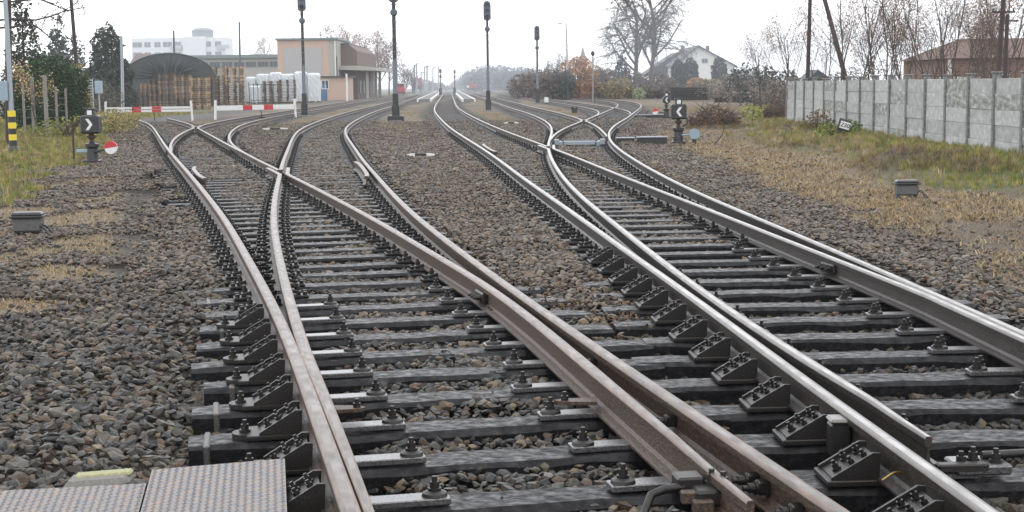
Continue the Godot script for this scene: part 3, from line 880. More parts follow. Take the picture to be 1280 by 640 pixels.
func make_ballast() -> void:
	var kinds := 10
	var tr := []
	var cl := []
	for k in kinds:
		tr.append([]); cl.append([])
	var d := 3.9
	while d < 64.0:
		var step := 0.05 if d < 8.0 else 0.055 if d < 16.0 else 0.07 if d < 28.0 else 0.085 if d < 42.0 else 0.12
		var half := 0.375 * d + 1.9
		var x := -half
		while x < half:
			x += step * rnd(0.6, 1.4)
			var dd := d + rnd(-0.5, 0.5) * step * 1.6
			var n := near_track(x, dd)
			var w := wide_of(x, dd)
			var bare := noise.get_noise_2d(x * 2.2 + 7, dd * 2.2)
			var p := 1.0
			if w < -1.9: p = lerpf(1.0, 0.18, smooth(-2.6, -4.4, w + bare * 1.2) * smooth(6.0, 11.0, dd))
			if w > 1.2: p *= 1.0 - smooth(-0.2, 0.7, x - ballast_edge_right(dd) + bare * 0.7) * 0.93
			if green_left(x, dd) > 0.2 or green_right(x, dd) > 0.2: p *= 0.04
			if dd > 36.0 and n > 1.45: p *= lerpf(1.0, 0.15, smooth(36.0, 48.0, dd) * smooth(-0.5, 0.2, bare))
			if x < -2.5 and dd > 9.0: p *= 1.0 - 0.9 * moss(x, dd)
			if rng.randf() > p: continue
			var size := rnd(0.034, 0.066) * (1.0 if rng.randf() < 0.93 else 1.35)
			if p < 0.5: size *= 0.75
			if dd > 26.0: size *= 1.25
			# how high the ballast lies: low beside the rails, up to the shoulder outside
			var y := -0.095 + 0.035 * bare
			if n < 1.25:
				y += 0.05 * smooth(0.93, 1.1, n) * smooth(8.0, 13.0, dd)
				var to_rail := minf(absf(n - GAUGE), 0.4)
				y += 0.055 * smooth(0.12, 0.34, to_rail) * (1.0 if n < 0.8 else smooth(8.0, 11.0, dd))
				if x > 1.0 and dd < 14.0 and n < 1.3: y -= 0.035
				if dd > 14.0: y += 0.03 * smooth(14.0, 24.0, dd)
				y += 0.03 * smooth(45.0, 60.0, dd)
			else:
				y += lerpf(lerpf(-0.01 + 0.07 * smooth(-0.1, 0.5, noise.get_noise_2d(x * 3.0 + 90.0, dd * 3.0)), 0.055, smooth(8.0, 11.0, dd)) + 0.05 * smooth(8.0, 13.0, dd) + 0.03 * smooth(14.0, 24.0, dd), 0.085, smooth(1.28, 1.62, n))
				if w < 0.0: y += 0.03 * smooth(-1.3, -2.2, w) * (1.0 - smooth(8.0, 14.0, dd))
			y = maxf(y, ground_y(x, dd) + 0.004) if n > 1.6 else y
			y += rnd(-0.012, 0.012)
			var ba := Basis.from_euler(Vector3(rnd(-0.5, 0.5), rnd(0, TAU), rnd(-0.5, 0.5))).scaled(Vector3.ONE * size * 1.25)
			var k := rng.randi() % kinds
			tr[k].append(Transform3D(ba, Vector3(x, y, -dd)))
			var tn: Array = STONE_TINTS[rng.randi() % 8]
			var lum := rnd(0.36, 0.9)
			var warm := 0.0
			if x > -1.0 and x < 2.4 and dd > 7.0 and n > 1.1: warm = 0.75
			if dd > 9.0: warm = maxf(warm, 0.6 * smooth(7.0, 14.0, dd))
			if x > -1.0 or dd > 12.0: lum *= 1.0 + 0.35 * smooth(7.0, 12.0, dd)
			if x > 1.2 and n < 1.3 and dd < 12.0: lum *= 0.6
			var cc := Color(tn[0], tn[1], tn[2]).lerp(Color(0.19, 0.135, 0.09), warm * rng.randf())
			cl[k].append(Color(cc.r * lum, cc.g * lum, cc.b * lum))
		d += step * 0.82
	var total := 0
	for k in kinds:
		var mm := MultiMesh.new()
		mm.transform_format = MultiMesh.TRANSFORM_3D
		mm.use_colors = true
		mm.mesh = stone_mesh(k)
		mm.instance_count = tr[k].size()
		total += tr[k].size()
		for i in tr[k].size():
			mm.set_instance_transform(i, tr[k][i])
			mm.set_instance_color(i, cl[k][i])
		var o := MultiMeshInstance3D.new()
		o.name = numbered("ballast")
		o.multimesh = mm
		add_child(o)
		tag(o, "crushed grey and brown stone ballast lying between and beside the tracks", "ballast", "track ballast", "stuff")
	print("stones ", total)

# ================================================================ things beside the tracks
func flat(called: String, r: float, g: float, b: float, rough := 0.6, metal := 0.0, vary := 0.25, scale := 1.5, bump_cm := 0.0) -> StandardMaterial3D:
	# a plain colour with mild patches of wear
	if M.has(called): return M[called]
	var key := "wear%.2f" % vary
	if not M.has(key): M[key] = ntex(0.03, [grey(pow(1.0 - vary, 0.4545)), grey(1.0 - vary * 0.25), grey(1.0)], [0.2, 0.5, 0.8], FastNoiseLite.TYPE_SIMPLEX_SMOOTH, 71, 5, 512)
	return mat(called, L(r, g, b), rough, metal, M[key], Vector3.ONE * scale, null, M["fine"] if bump_cm > 0 else null, bump_cm)
func side_materials() -> void:
	flat("black_paint", 0.016, 0.017, 0.020, 0.4, 0.0, 0.4, 2.0)
	flat("signal_grey", 0.075, 0.09, 0.12, 0.5, 0.0, 0.3, 2.0)
	flat("mast_grey", 0.30, 0.33, 0.37, 0.5, 0.1, 0.3, 2.0)
	flat("white_paint", 0.66, 0.66, 0.66, 0.45, 0.0, 0.25, 1.2)
	flat("red_paint", 0.48, 0.02, 0.035, 0.4, 0.0, 0.3, 1.2)
	flat("yellow_paint", 0.72, 0.55, 0.02, 0.45, 0.0, 0.3, 1.5)
	flat("pole_wood", 0.045, 0.028, 0.026, 0.8, 0.0, 0.5, 2.0, 0.4)
	flat("galvanised", 0.30, 0.34, 0.38, 0.42, 0.4, 0.3, 2.0)
	flat("blue_grey", 0.25, 0.33, 0.40, 0.5, 0.0, 0.3, 2.0)
	flat("cast_grey", 0.10, 0.10, 0.10, 0.7, 0.0, 0.5, 3.0, 0.2)
	flat("rust_brown", 0.06, 0.032, 0.024, 0.8, 0.0, 0.5, 3.0, 0.2)
	flat("lens", 0.12, 0.13, 0.15, 0.15)
	flat("wire", 0.05, 0.05, 0.055, 0.6)
	var ct := ntex(0.018, [L(0.24, 0.242, 0.23), L(0.29, 0.292, 0.28), L(0.33, 0.332, 0.32), L(0.46, 0.465, 0.46)], [0.15, 0.45, 0.7, 1.0], FastNoiseLite.TYPE_SIMPLEX_SMOOTH, 81, 5)
	mat("fence_concrete", Color.WHITE, 0.9, 0.0, ct, Vector3(0.28, 0.45, 0.28), null, M.fine, 0.25)
	mat("fence_pale", Color.WHITE, 0.9, 0.0, ntex(0.025, [L(0.28, 0.282, 0.27), L(0.33, 0.332, 0.32), L(0.38, 0.383, 0.375), L(0.54, 0.545, 0.54)], [0.15, 0.45, 0.7, 1.0], FastNoiseLite.TYPE_SIMPLEX_SMOOTH, 84, 5), Vector3(0.26, 0.4, 0.26), null, M.fine, 0.25)
	mat("fence_mossy", Color.WHITE, 0.9, 0.0, ntex(0.02, [L(0.11, 0.12, 0.10), L(0.19, 0.195, 0.175), L(0.27, 0.272, 0.255), L(0.50, 0.505, 0.50)], [0.15, 0.4, 0.65, 0.95], FastNoiseLite.TYPE_SIMPLEX_SMOOTH, 85, 5), Vector3(0.3, 0.6, 0.3), null, M.fine, 0.25)
	mat("fence_post", Color.WHITE, 0.9, 0.0, ntex(0.03, [L(0.09, 0.092, 0.09), L(0.15, 0.152, 0.148), L(0.24, 0.24, 0.235)], [0.2, 0.5, 0.9], FastNoiseLite.TYPE_SIMPLEX_SMOOTH, 82, 4), Vector3(1, 0.6, 1), null, M.fine, 0.5)
	mat("tread_steel", Color.WHITE, 0.45, 0.35, ntex(0.02, [L(0.075, 0.082, 0.098), L(0.115, 0.116, 0.126), L(0.155, 0.12, 0.098), L(0.20, 0.135, 0.092)], [0.2, 0.45, 0.65, 0.9], FastNoiseLite.TYPE_SIMPLEX_SMOOTH, 83, 5), Vector3(1.6, 1.6, 4.0))

func signal_mast(label: String, base: Vector3, head_lo: float, head_hi: float, lamps: int, disc_y: float, r := 0.075, foot := false) -> void:
	var o := thing("signal_mast", label, "railway signal", base, 0.0, "signal masts between the tracks")
	var m := MB.new()
	m.cyl(Vector3(0, 0.0, 0), Vector3(0, 2.6, 0), r * 1.25, 12)
	m.cyl(Vector3(0, 2.6, 0), Vector3(0, 2.72, 0), r * 1.25, 12, r)
	part(o, "lower_mast", m.mesh(flat("mast_blue_grey", 0.14, 0.16, 0.19, 0.5, 0.0, 0.3, 2.0)))
	m = MB.new()
	m.cyl(Vector3(0, 2.7, 0), Vector3(0, head_lo + 0.25, 0), r, 12)
	part(o, "upper_mast", m.mesh(M.black_paint))
	m = MB.new()
	m.box(T(Vector3(0, 0.36, 0)), Vector3(0.34, 0.72, 0.32), 0.03)
	m.box(T(Vector3(0, 0.98, 0)), Vector3(0.25, 0.52, 0.24), 0.03)
	if foot: m.box(T(Vector3(0, 0.1, 0)), Vector3(0.72, 0.26, 0.6), 0.03)
	part(o, "cable_housing", m.mesh(M.black_paint))
	# head: a tall board with rounded ends
	var w := 0.23
	var poly := PackedVector2Array()
	for k in 13:
		var a := PI * k / 12.0
		poly.append(Vector2(cos(a) * w, head_hi - w + sin(a) * w))
	for k in 13:
		var a := PI + PI * k / 12.0
		poly.append(Vector2(cos(a) * w, head_lo + w * 0.6 + sin(a) * w * 0.6))
	m = MB.new()
	m.prism(poly, T(Vector3(0, 0, -0.02)), 0.05)
	m.box(T(Vector3(0, (head_lo + head_hi) / 2, -0.12)), Vector3(0.3, (head_hi - head_lo) * 0.8, 0.2), 0.03)
	var h := part(o, "signal_head", m.mesh(M.signal_grey))
	for k in lamps:
		var y := lerpf(head_hi - 0.26, head_lo + 0.24, k / maxf(1.0, lamps - 1))
		m = MB.new()
		for j in 9:                                  # hood: half a tube over the lens
			var a0 := -0.3 + (PI + 0.6) * j / 9.0
			var a1 := -0.3 + (PI + 0.6) * (j + 1) / 9.0
			m.quad(Vector3(cos(a0) * 0.11, y + sin(a0) * 0.11, 0.03), Vector3(cos(a1) * 0.11, y + sin(a1) * 0.11, 0.03), Vector3(cos(a1) * 0.11, y + sin(a1) * 0.11, 0.2), Vector3(cos(a0) * 0.11, y + sin(a0) * 0.11, 0.2))
		part(h, "hood", m.mesh(M.black_paint))
		m = MB.new()
		m.lathe([Vector2(0.09, 0.0), Vector2(0.075, 0.02), Vector2(0.04, 0.034), Vector2(0.0, 0.038)], Transform3D(Basis(Vector3.RIGHT, PI / 2), Vector3(0, y, 0.03)), 14)
		part(h, "lens", m.mesh(M.lens))
	m = MB.new()
	m.tube([Vector3(0, disc_y, -0.06), Vector3(0, disc_y, 0.06), Vector3(0, disc_y, 0.11)], [0.17, 0.17, 0.12], 16)
	part(o, "marker_disc", m.mesh(M.signal_grey))
	m = MB.new()
	m.box(T(Vector3(0, disc_y + 0.36, 0)), Vector3(0.36, 0.03, 0.05))
	m.box(T(Vector3(0, disc_y - 0.4, 0)), Vector3(0.32, 0.03, 0.05))
	part(o, "crossbar", m.mesh(M.black_paint))
	m = MB.new()
	for y in range(10): m.cyl(Vector3(-0.02, 1.4 + y * 0.34, 0.09), Vector3(0.16, 1.4 + y * 0.34, 0.09), 0.01, 5)
	part(o, "ladder_rungs", m.mesh(M.mast_grey))
	m = MB.new()
	m.box(T(Vector3(0, -0.06, 0)), Vector3(0.62, 0.2, 0.62), 0.02)
	part(o, "footing", m.mesh(M.fence_post))

func chevron(w: float, h: float, t: float, left: bool) -> PackedVector2Array:
	var s := -1.0 if left else 1.0
	var p := PackedVector2Array([Vector2(s * -w, h), Vector2(s * (-w + t * 1.35), h), Vector2(s * w, 0), Vector2(s * (-w + t * 1.35), -h), Vector2(s * -w, -h), Vector2(s * (w - t * 1.35), 0)])
	if not left: p.reverse()
	return p
func lantern(label: String, base: Vector3, left: bool, drum: bool, disc: String, disc_at: Vector3, size := 0.39) -> Node3D:
	var o := thing("switch_lantern", label, "switch lantern", base, 0.0, "arrow lanterns of the switches")
	var m := MB.new()
	m.box(T(Vector3(0, 0.02, 0)), Vector3(0.34, 0.08, 0.34), 0.02)
	m.lathe([Vector2(0.13, 0.05), Vector2(0.115, 0.3), Vector2(0.15, 0.34), Vector2(0.15, 0.4), Vector2(0.09, 0.42), Vector2(0.07, 0.44)], Transform3D(), 14)
	part(o, "stand", m.mesh(M.black_paint))
	m = MB.new()
	m.lathe([Vector2(0.05, 0.4), Vector2(0.045, 0.5), Vector2(0.095, 0.53), Vector2(0.095, 0.57), Vector2(0.05, 0.585), Vector2(0.05, 0.63)], Transform3D(), 12)
	part(o, "spindle", m.mesh(M.rust_brown))
	var cy := 0.62 + size / 2
	m = MB.new()
	if drum: m.tube([Vector3(0, cy, -0.14), Vector3(0, cy, -0.12), Vector3(0, cy, 0.12), Vector3(0, cy, 0.14)], [size / 2 - 0.03, size / 2, size / 2, size / 2 - 0.02], 20)
	else: m.box(T(Vector3(0, cy, 0)), Vector3(size, size, 0.3), 0.03)
	var bx := part(o, "lantern_box", m.mesh(M.black_paint))
	m = MB.new()
	m.prism(chevron(0.075 * size / 0.39, 0.12 * size / 0.39, 0.05, left), T(Vector3(0, cy, (0.14 if drum else 0.15) + 0.001)), 0.006)
	part(bx, "arrow", m.mesh(M.white_paint))
	m = MB.new()
	m.box(T(Vector3(0, cy + size / 2 + 0.06, 0)), Vector3(0.17, 0.12, 0.17), 0.01)
	m.box(T(Vector3(0, cy + size / 2 + 0.135, 0)), Vector3(0.21, 0.02, 0.2), 0.006)
	var cap := part(o, "chimney", m.mesh(M.black_paint))
	m = MB.new()
	m.box(T(Vector3(0, cy + size / 2 + 0.055, 0.088)), Vector3(0.1, 0.1, 0.006))
	part(cap, "number_plate", m.mesh(M.white_paint))
	# lever with its weight
	m = MB.new()
	m.tube([Vector3(0, 0.2, 0.05), disc_at * 0.5 + Vector3(0, 0.1, 0.06), disc_at], [0.025, 0.022, 0.03], 8)
	part(o, "lever", m.mesh(M.black_paint if disc != "blue" else M.blue_grey))
	var wd := Node3D.new()
	wd.name = "counterweight"
	o.add_child(wd)
	wd.position = disc_at
	for half in 2:
		m = MB.new()
		var poly := PackedVector2Array()
		for k in 15:
			var a := PI * k / 14.0 + PI * half + 0.15
			poly.append(Vector2(cos(a), sin(a)) * 0.135)
		m.prism(poly, T(Vector3(0, 0, 0)), 0.06)
		part(wd, "disc_half", m.mesh(M.blue_grey if disc == "blue" else M.red_paint if half == 0 else M.white_paint))
	return o

func barrier(label: String, p0: Vector3, p1: Vector3, reds: Array, split: bool) -> void:
	var along := p1 - p0
	var length := along.length()
	var o := thing("track_barrier", label, "barrier", p0, atan2(-along.z, along.x), "striped barriers")
	var y := 0.55
	var cuts := [0.0]
	for q in reds: cuts.append_array(q)
	cuts.append(1.0)
	for i in cuts.size() - 1:
		var m := MB.new()
		var a: float = cuts[i] * length
		var b: float = cuts[i + 1] * length
		for s in ([-0.075, 0.075] if split else [0.0]):
			m.box(T(Vector3((a + b) / 2, y + s, 0)), Vector3(b - a - 0.002, 0.11 if split else 0.25, 0.07), 0.008)
		part(o, "red_band" if i % 2 else "white_beam", m.mesh(M.red_paint if i % 2 else M.white_paint))
	for x in [-0.06, length + 0.06]:
		var m := MB.new()
		m.box(T(Vector3(x, 0.44, 0), 0, 0, 0.05 if x > 0 else -0.05), Vector3(0.1, 1.05, 0.1), 0.01)
		part(o, "post", m.mesh(M.white_paint))
	var m2 := MB.new()
	m2.cyl(Vector3(length * 0.56, 0.45, 0), Vector3(length * 0.57, 0.0, 0.03), 0.025, 8)
	m2.cyl(Vector3(length * 0.57, 0.03, 0.3), Vector3(length * 0.57, 0.03, -0.3), 0.025, 8)
	part(o, "prop", m2.mesh(M.rust_brown))

func pole(called: String, label: String, foot: Vector3, top: Vector3, r0: float, r1: float, m_: String, group := "") -> Node3D:
	var o := thing(called, label, "pole", foot, 0.0, group)
	var m := MB.new()
	var pts := []
	var rs := []
	for i in 7:
		var k := i / 6.0
		pts.append((top - foot) * k + Vector3(sin(k * 3.0) * 0.02, 0, cos(k * 5.0) * 0.02))
		rs.append(lerpf(r0, r1, k))
	pts[0] += Vector3(0, -0.4, 0)
	m.tube(pts, rs, 10)
	part(o, "shaft", m.mesh(M[m_]))
	return o

func cable_box(label: String, p: Vector3, turn: float, s: float) -> void:
	var o := thing("cable_box", label, "cable box", p + Vector3(0, 0.05, 0), turn, "cable boxes on the ground")
	var m := MB.new()
	m.box(T(Vector3(0, 0.06 * s, 0)), Vector3(0.32, 0.16, 0.2) * s, 0.02)
	m.box(T(Vector3(-0.13, 0.0, 0.0) * s), Vector3(0.04, 0.1, 0.12) * s, 0.005)
	m.box(T(Vector3(0.13, 0.0, 0.0) * s), Vector3(0.04, 0.1, 0.12) * s, 0.005)
	part(o, "body", m.mesh(M.cast_grey))
	m = MB.new()
	m.box(T(Vector3(0, 0.155 * s, 0)), Vector3(0.37, 0.025, 0.25) * s, 0.006)
	m.box(T(Vector3(0, 0.18 * s, 0)), Vector3(0.34, 0.05, 0.22) * s, 0.02)
	part(o, "lid", m.mesh(M.black_paint))
	m = MB.new()
	m.tube([Vector3(0.14, 0.05, 0.08) * s, Vector3(0.2, 0.03, 0.12) * s, Vector3(0.26, -0.06, 0.15) * s], [0.012 * s], 6)
	m.tube([Vector3(0.14, 0.07, 0.04) * s, Vector3(0.22, 0.04, 0.06) * s, Vector3(0.3, -0.06, 0.07) * s], [0.012 * s], 6)
	part(o, "cable", m.mesh(M.black_paint))

func make_side() -> void:
	side_materials()
	signal_mast("black signal mast in front of the grey walled building, lamp board with hoods", gp(381, 145), 5.65, 7.0, 3, 5.15, 0.085)
	signal_mast("tallest black signal mast with a wide stepped foot, beside the bare gravel", gp(495, 151), 5.28, 6.6, 3, 4.85, 0.09, true)
	signal_mast("black signal mast with a three-lamp board against the white sky", gp(610.5, 138.5), 5.45, 6.65, 3, 4.95, 0.075)
	signal_mast("shorter signal mast with a rounded board beside the reddish bushes", gp(672, 129), 5.25, 6.5, 3, 4.65, 0.08)
	# arrow lanterns
	var l1 := gp(116, 203)
	var o := lantern("square black lantern with a white arrow pointing right, beside a bent pipe", l1, false, false, "red", Vector3(0.46, 0.32, 0.16))
	var m := MB.new()
	m.tube([Vector3(-0.18, 0.85, 0), Vector3(-0.3, 0.86, 0), Vector3(-0.36, 0.84, 0), Vector3(-0.395, 0.78, 0), Vector3(-0.4, 0.7, 0), Vector3(-0.4, -0.1, 0)], [0.022], 8)
	part(o, "bent_pipe", m.mesh(M.rust_brown))
	m = MB.new()
	m.box(T(Vector3(-0.19, 0.25, 0.05)), Vector3(0.26, 0.075, 0.05), 0.01)
	part(o, "lever_tail", m.mesh(M.blue_grey))
	o = lantern("square black lantern with a white arrow pointing left, blue disc on its lever", gp(848, 179), true, false, "blue", Vector3(0.4, 0.24, 0.1))
	m = MB.new()
	m.tube([Vector3(0.19, 0.66, 0), Vector3(0.24, 0.6, 0), Vector3(0.22, 0.5, 0), Vector3(0.1, 0.44, 0)], [0.024], 8)
	part(o, "handle", m.mesh(M.black_paint))
	m = MB.new()
	m.box(T(Vector3(0.4, 0.06, 0.1)), Vector3(0.1, 0.14, 0.1), 0.01)
	part(o, "lever_rest", m.mesh(M.black_paint))
	lantern("round black lantern with a white arrow, red and white disc on its lever", gp(833, 147), true, true, "red", Vector3(-0.52, 0.28, 0.1), 0.36)
	# barriers before the pallet yard
	barrier("barrier of two white tubes with red bands before the dark arched hall", gp(134, 151.5), gp(238.5, 150), [[0.30, 0.41], [0.54, 0.65]], true)
	barrier("single white beam barrier with red bands before the wrapped white loads", gp(271, 149), gp(368, 146.5), [[0.33, 0.45], [0.60, 0.72]], false)
	# wooden poles and the striped pipe
	pole("utility_pole", "thick dark wooden pole behind the grey pipe with yellow bands", at(11, 165, 41), at(8, -60, 41), 0.1, 0.09, "pole_wood", "wooden poles")
	pole("utility_pole", "dark wooden pole rising from the yellow bush beside the thuja hedge", at(99, 125, 66), at(83, -60, 66), 0.095, 0.078, "pole_wood", "wooden poles")
	pole("utility_pole", "upright dark wooden pole behind the concrete fence", at(1008.5, 118, 60), at(1014, -60, 60), 0.085, 0.075, "pole_wood", "wooden poles")
	pole("utility_pole", "leaning dark wooden pole behind the concrete fence", at(1062, 118, 59), at(1016, -55, 61), 0.105, 0.085, "pole_wood", "wooden poles")
	o = pole("utility_pole", "dark wooden pole with a crossarm in front of the brick house", at(1245, 125, 46), at(1257, -40, 46), 0.085, 0.07, "pole_wood", "wooden poles")
	var arm := at(1254.5, 15, 46) - o.position
	m = MB.new()
	m.box(T(arm), Vector3(0.72, 0.06, 0.08))
	part(o, "crossarm", m.mesh(M.pole_wood))
	m = MB.new()
	for s in [-0.33, 0.31]: m.cyl(arm + Vector3(s, 0.03, 0), arm + Vector3(s, 0.12, 0), 0.03, 8)
	part(o, "insulator", m.mesh(M.cast_grey))
	o = pole("utility_pole", "second thin pole with a short arm beside the brick house", at(1255, 120, 50), at(1259, 18, 50), 0.085, 0.065, "pole_wood", "wooden poles")
	m = MB.new()
	m.box(T(at(1264, 26, 50) - o.position), Vector3(0.5, 0.05, 0.06), 0.0)
	part(o, "crossarm", m.mesh(M.pole_wood))
	var sp := gp(17, 190)
	o = thing("striped_post", "grey pipe post with black and yellow bands at its foot and a grey box", "post", sp)
	m = MB.new()
	m.tube([Vector3(0, 0.8, 0), Vector3(0.0, 3.0, 0), Vector3(-0.03, 5.2, 0)], [0.062, 0.06, 0.055], 12)
	part(o, "pipe", m.mesh(M.galvanised))
	for k in 6:
		m = MB.new()
		m.cyl(Vector3(0, 0.15 + k * 0.15, 0), Vector3(0, 0.3 + k * 0.15, 0), 0.1, 14)
		part(o, "yellow_band" if k % 2 else "black_band", m.mesh(M.yellow_paint if k % 2 else M.black_paint))
	m = MB.new()
	m.lathe([Vector2(0.17, -0.1), Vector2(0.16, 0.05), Vector2(0.105, 0.16)], Transform3D(), 14)
	part(o, "foot", m.mesh(M.black_paint))
	m = MB.new()
	m.box(T(Vector3(-0.14, 1.55, 0.02)), Vector3(0.2, 0.5, 0.16), 0.01)
	part(o, "box", m.mesh(M.blue_grey))
	# cable boxes
	cable_box("grey cable box with a dark lid and two cables on the bare ground", gp(36, 293), 0.12, 0.95)
	cable_box("small cable box with a dark ribbed lid at the edge of the weeds", gp(1133, 247), -0.05, 0.9)
	# point rod covers beside the right-hand rails
	for q in [[771, 792, 179.5, 0.14, "open-ended point rod cover between rail and arrow lantern"], [797, 833, 179.5, 0.16, "dark box-shaped point rod cover next to the blue disc"], [795, 829, 147.2, 0.12, "pale point rod cover beside the round arrow lantern"]]:
		var a := gp(q[0], q[2])
		var b := gp(q[1], q[2])
		o = thing("rod_cover", q[4], "rod cover", (a + b) / 2, 0.0, "point rod covers")
		m = MB.new()
		m.box(T(Vector3(0, q[3] / 2, 0)), Vector3((b - a).length(), q[3], 0.24), 0.008)
		part(o, "trough", m.mesh(M.black_paint))
		m = MB.new()
		m.box(T(Vector3(0, q[3] + 0.012, 0)), Vector3((b - a).length() + 0.03, 0.025, 0.28), 0.004)
		part(o, "lid", m.mesh(M.mast_grey))
	# drive box between the rails of the second right-hand turnout
	o = thing("switch_drive_box", "grey steel drive box lying across the sleepers between the rails", "switch drive", gp(724, 182))
	m = MB.new()
	m.box(T(Vector3(0, 0.07, 0)), Vector3(0.82, 0.12, 0.42), 0.02)
	part(o, "cover", m.mesh(M.galvanised))
	m = MB.new()
	for s in [-1, 1]:
		m.box(T(Vector3(s * 0.5, 0.05, 0)), Vector3(0.16, 0.14, 0.5), 0.02)
		m.box(T(Vector3(s * 0.58, 0.1, 0.25)), Vector3(0.14, 0.16, 0.14), 0.02)
	part(o, "clamp", m.mesh(M.galvanised))
	m = MB.new()
	for k in 3: m.cyl(Vector3(-0.46, 0.13, -0.12 + k * 0.12), Vector3(0.46, 0.13, -0.12 + k * 0.12), 0.018, 8)
	part(o, "rod", m.mesh(M.cast_grey))
	# small things between the tracks
	for q in [[526, 194.5, 0.62, "white tipped fouling marker lying in the brown gravel"], [639, 154, 0.6, "small white tipped marker between the grey railed tracks"], [344, 161.5, 0.95, "pale marker stone between the curved brown railed tracks"]]:
		o = thing("fouling_marker", q[3], "track marker", gp(q[0], q[1], 0.0) + Vector3(0, 0.02, 0), 0.0, "fouling markers")
		m = MB.new()
		m.box(T(Vector3.ZERO), Vector3(q[2] * 0.42, 0.07, 0.09), 0.01)
		part(o, "dark_middle", m.mesh(M.black_paint))
		m = MB.new()
		for s in [-1.0, 1.0]: m.prism(PackedVector2Array([Vector2(0, -0.035), Vector2(q[2] * 0.29, -0.025), Vector2(q[2] * 0.29, 0.015), Vector2(0, 0.035)]), Transform3D(Basis(Vector3(s, 0, 0), Vector3.UP, Vector3(0, 0, s)), Vector3(s * q[2] * 0.21, 0, -0.045 * s)), 0.09)
		part(o, "white_tip", m.mesh(M.white_paint))
	o = thing("dwarf_signal", "low dark dwarf lantern with two round hoods on the tan grass", "dwarf signal", gp(718, 141))
	m = MB.new()
	m.box(T(Vector3(0, 0.12, 0)), Vector3(0.3, 0.24, 0.22), 0.03)
	part(o, "case", m.mesh(M.black_paint))
	for s in [-0.11, 0.11]:
		m = MB.new()
		m.tube([Vector3(s, 0.26, -0.1), Vector3(s, 0.26, 0.12)], [0.08], 12)
		part(o, "hood", m.mesh(M.black_paint))
	o = thing("relay_box", "small white box on a stub beside the shorter signal mast", "relay box", gp(683, 129.5))
	m = MB.new()
	m.box(T(Vector3(0, 0.3, 0)), Vector3(0.34, 0.42, 0.26), 0.02)
	part(o, "case", m.mesh(M.white_paint))
	m = MB.new()
	m.box(T(Vector3(0, 0.04, 0)), Vector3(0.12, 0.12, 0.12), 0.01)
	part(o, "stub", m.mesh(M.cast_grey))
	# cabinets left behind the lantern
	o = thing("control_cabinet", "grey blue cabinet on a thin post behind the right-pointing lantern", "cabinet", gp(125, 143))
	m = MB.new()
	m.box(T(Vector3(0, 1.72, 0)), Vector3(0.42, 0.8, 0.3), 0.02)
	part(o, "case", m.mesh(M.blue_grey))
	m = MB.new()
	m.cyl(Vector3(0, -0.1, 0), Vector3(0, 1.35, 0), 0.05, 8)
	part(o, "post", m.mesh(M.galvanised))
	o = thing("lattice_post", "narrow grey lattice post with close rungs behind the right-pointing lantern", "post", gp(113.5, 146))
	m = MB.new()
	for s in [-0.19, 0.19]: m.box(T(Vector3(s, 1.05, 0)), Vector3(0.05, 2.3, 0.08))
	part(o, "upright", m.mesh(M.galvanised))
	for k in 13:
		m = MB.new()
		m.box(T(Vector3(0, 0.2 + k * 0.16, 0.0)), Vector3(0.34, 0.07, 0.1), 0.01)
		part(o, "rung", m.mesh(M.mast_grey))
	# checkered steel plates at the left edge of the turnout
	tread("checkered steel step plate lying next to the loose switch blade", [gp(190, 587, 0.09), gp(356, 573, 0.09), gp(360, 668, 0.09), gp(168, 668, 0.09)], 0.09)
	tread("longer, smoother checkered steel plate running off over the ballast", [gp(-40, 615.5, 0.065), gp(183, 604, 0.065), gp(166, 668, 0.065), gp(-70, 668, 0.065)], 0.065)
	var ys := gp(124, 606, 0.03)
	m = MB.new()
	m.box(T(Vector3(0, 0.0, 0), 0.08, 0, 0.05), Vector3(0.25, 0.07, 0.14), 0.02)
	o = thing("marker_stone", "half buried yellow edged stone behind the smooth steel plate", "marker stone", ys)
	part(o, "block", m.mesh(flat("dull_stone", 0.16, 0.155, 0.14, 0.8, 0.0, 0.4, 4.0)))
	m = MB.new()
	m.box(T(Vector3(0.01, 0.032, -0.03), 0.08, 0, 0.05), Vector3(0.22, 0.02, 0.07), 0.008)
	part(o, "yellow_edge", m.mesh(flat("pale_yellow", 0.27, 0.26, 0.12, 0.6, 0.0, 0.4, 4.0)))
	make_fence()
	make_switch_gear()

func tread(label: String, c: Array, h: float) -> void:
	var o := thing("tread_plate", label, "steel plate", Vector3.ZERO, 0.0, "steel plates")
	var m := MB.new()
	var lo := []
	for p in c: lo.append(p - Vector3(0, 0.012, 0))
	m.quad(c[3], c[2], c[1], c[0])
	for i in 4: m.quad(lo[i], c[i], c[(i + 1) % 4], lo[(i + 1) % 4])
	m.quad(lo[0], lo[1], lo[2], lo[3])
	part(o, "sheet", m.mesh(M.tread_steel))
	m = MB.new()
	var nu := int((c[1] - c[0]).length() / 0.026)
	var nv := int((c[3] - c[0]).length() / 0.02)
	for i in nu:
		for j in nv:
			var u := (i + 0.5) / nu
			var w := (j + 0.5) / nv
			var p: Vector3 = c[0].lerp(c[1], u).lerp(c[3].lerp(c[2], u), w)
			var a := 0.6 if (i + j) % 2 else -0.6
			var ax := Vector3(cos(a), 0, sin(a)) * 0.0115
			var bx := Vector3(-sin(a), 0, cos(a)) * 0.0035
			var up := Vector3(0, 0.0035, 0)
			m.tri(p - ax, p + bx, p + up); m.tri(p + bx, p + ax, p + up); m.tri(p + ax, p - bx, p + up); m.tri(p - bx, p - ax, p + up)
	var t := part(o, "tread_pattern", m.mesh(M.tread_steel))
	t.set_meta("kind", "stuff")
	m = MB.new()
	for i in 4: m.box(T(c[i].lerp((c[0] + c[2]) / 2, 0.12) - Vector3(0, h / 2 + 0.04, 0)), Vector3(0.05, h + 0.05, 0.05))
	part(o, "support", m.mesh(M.cast_grey))

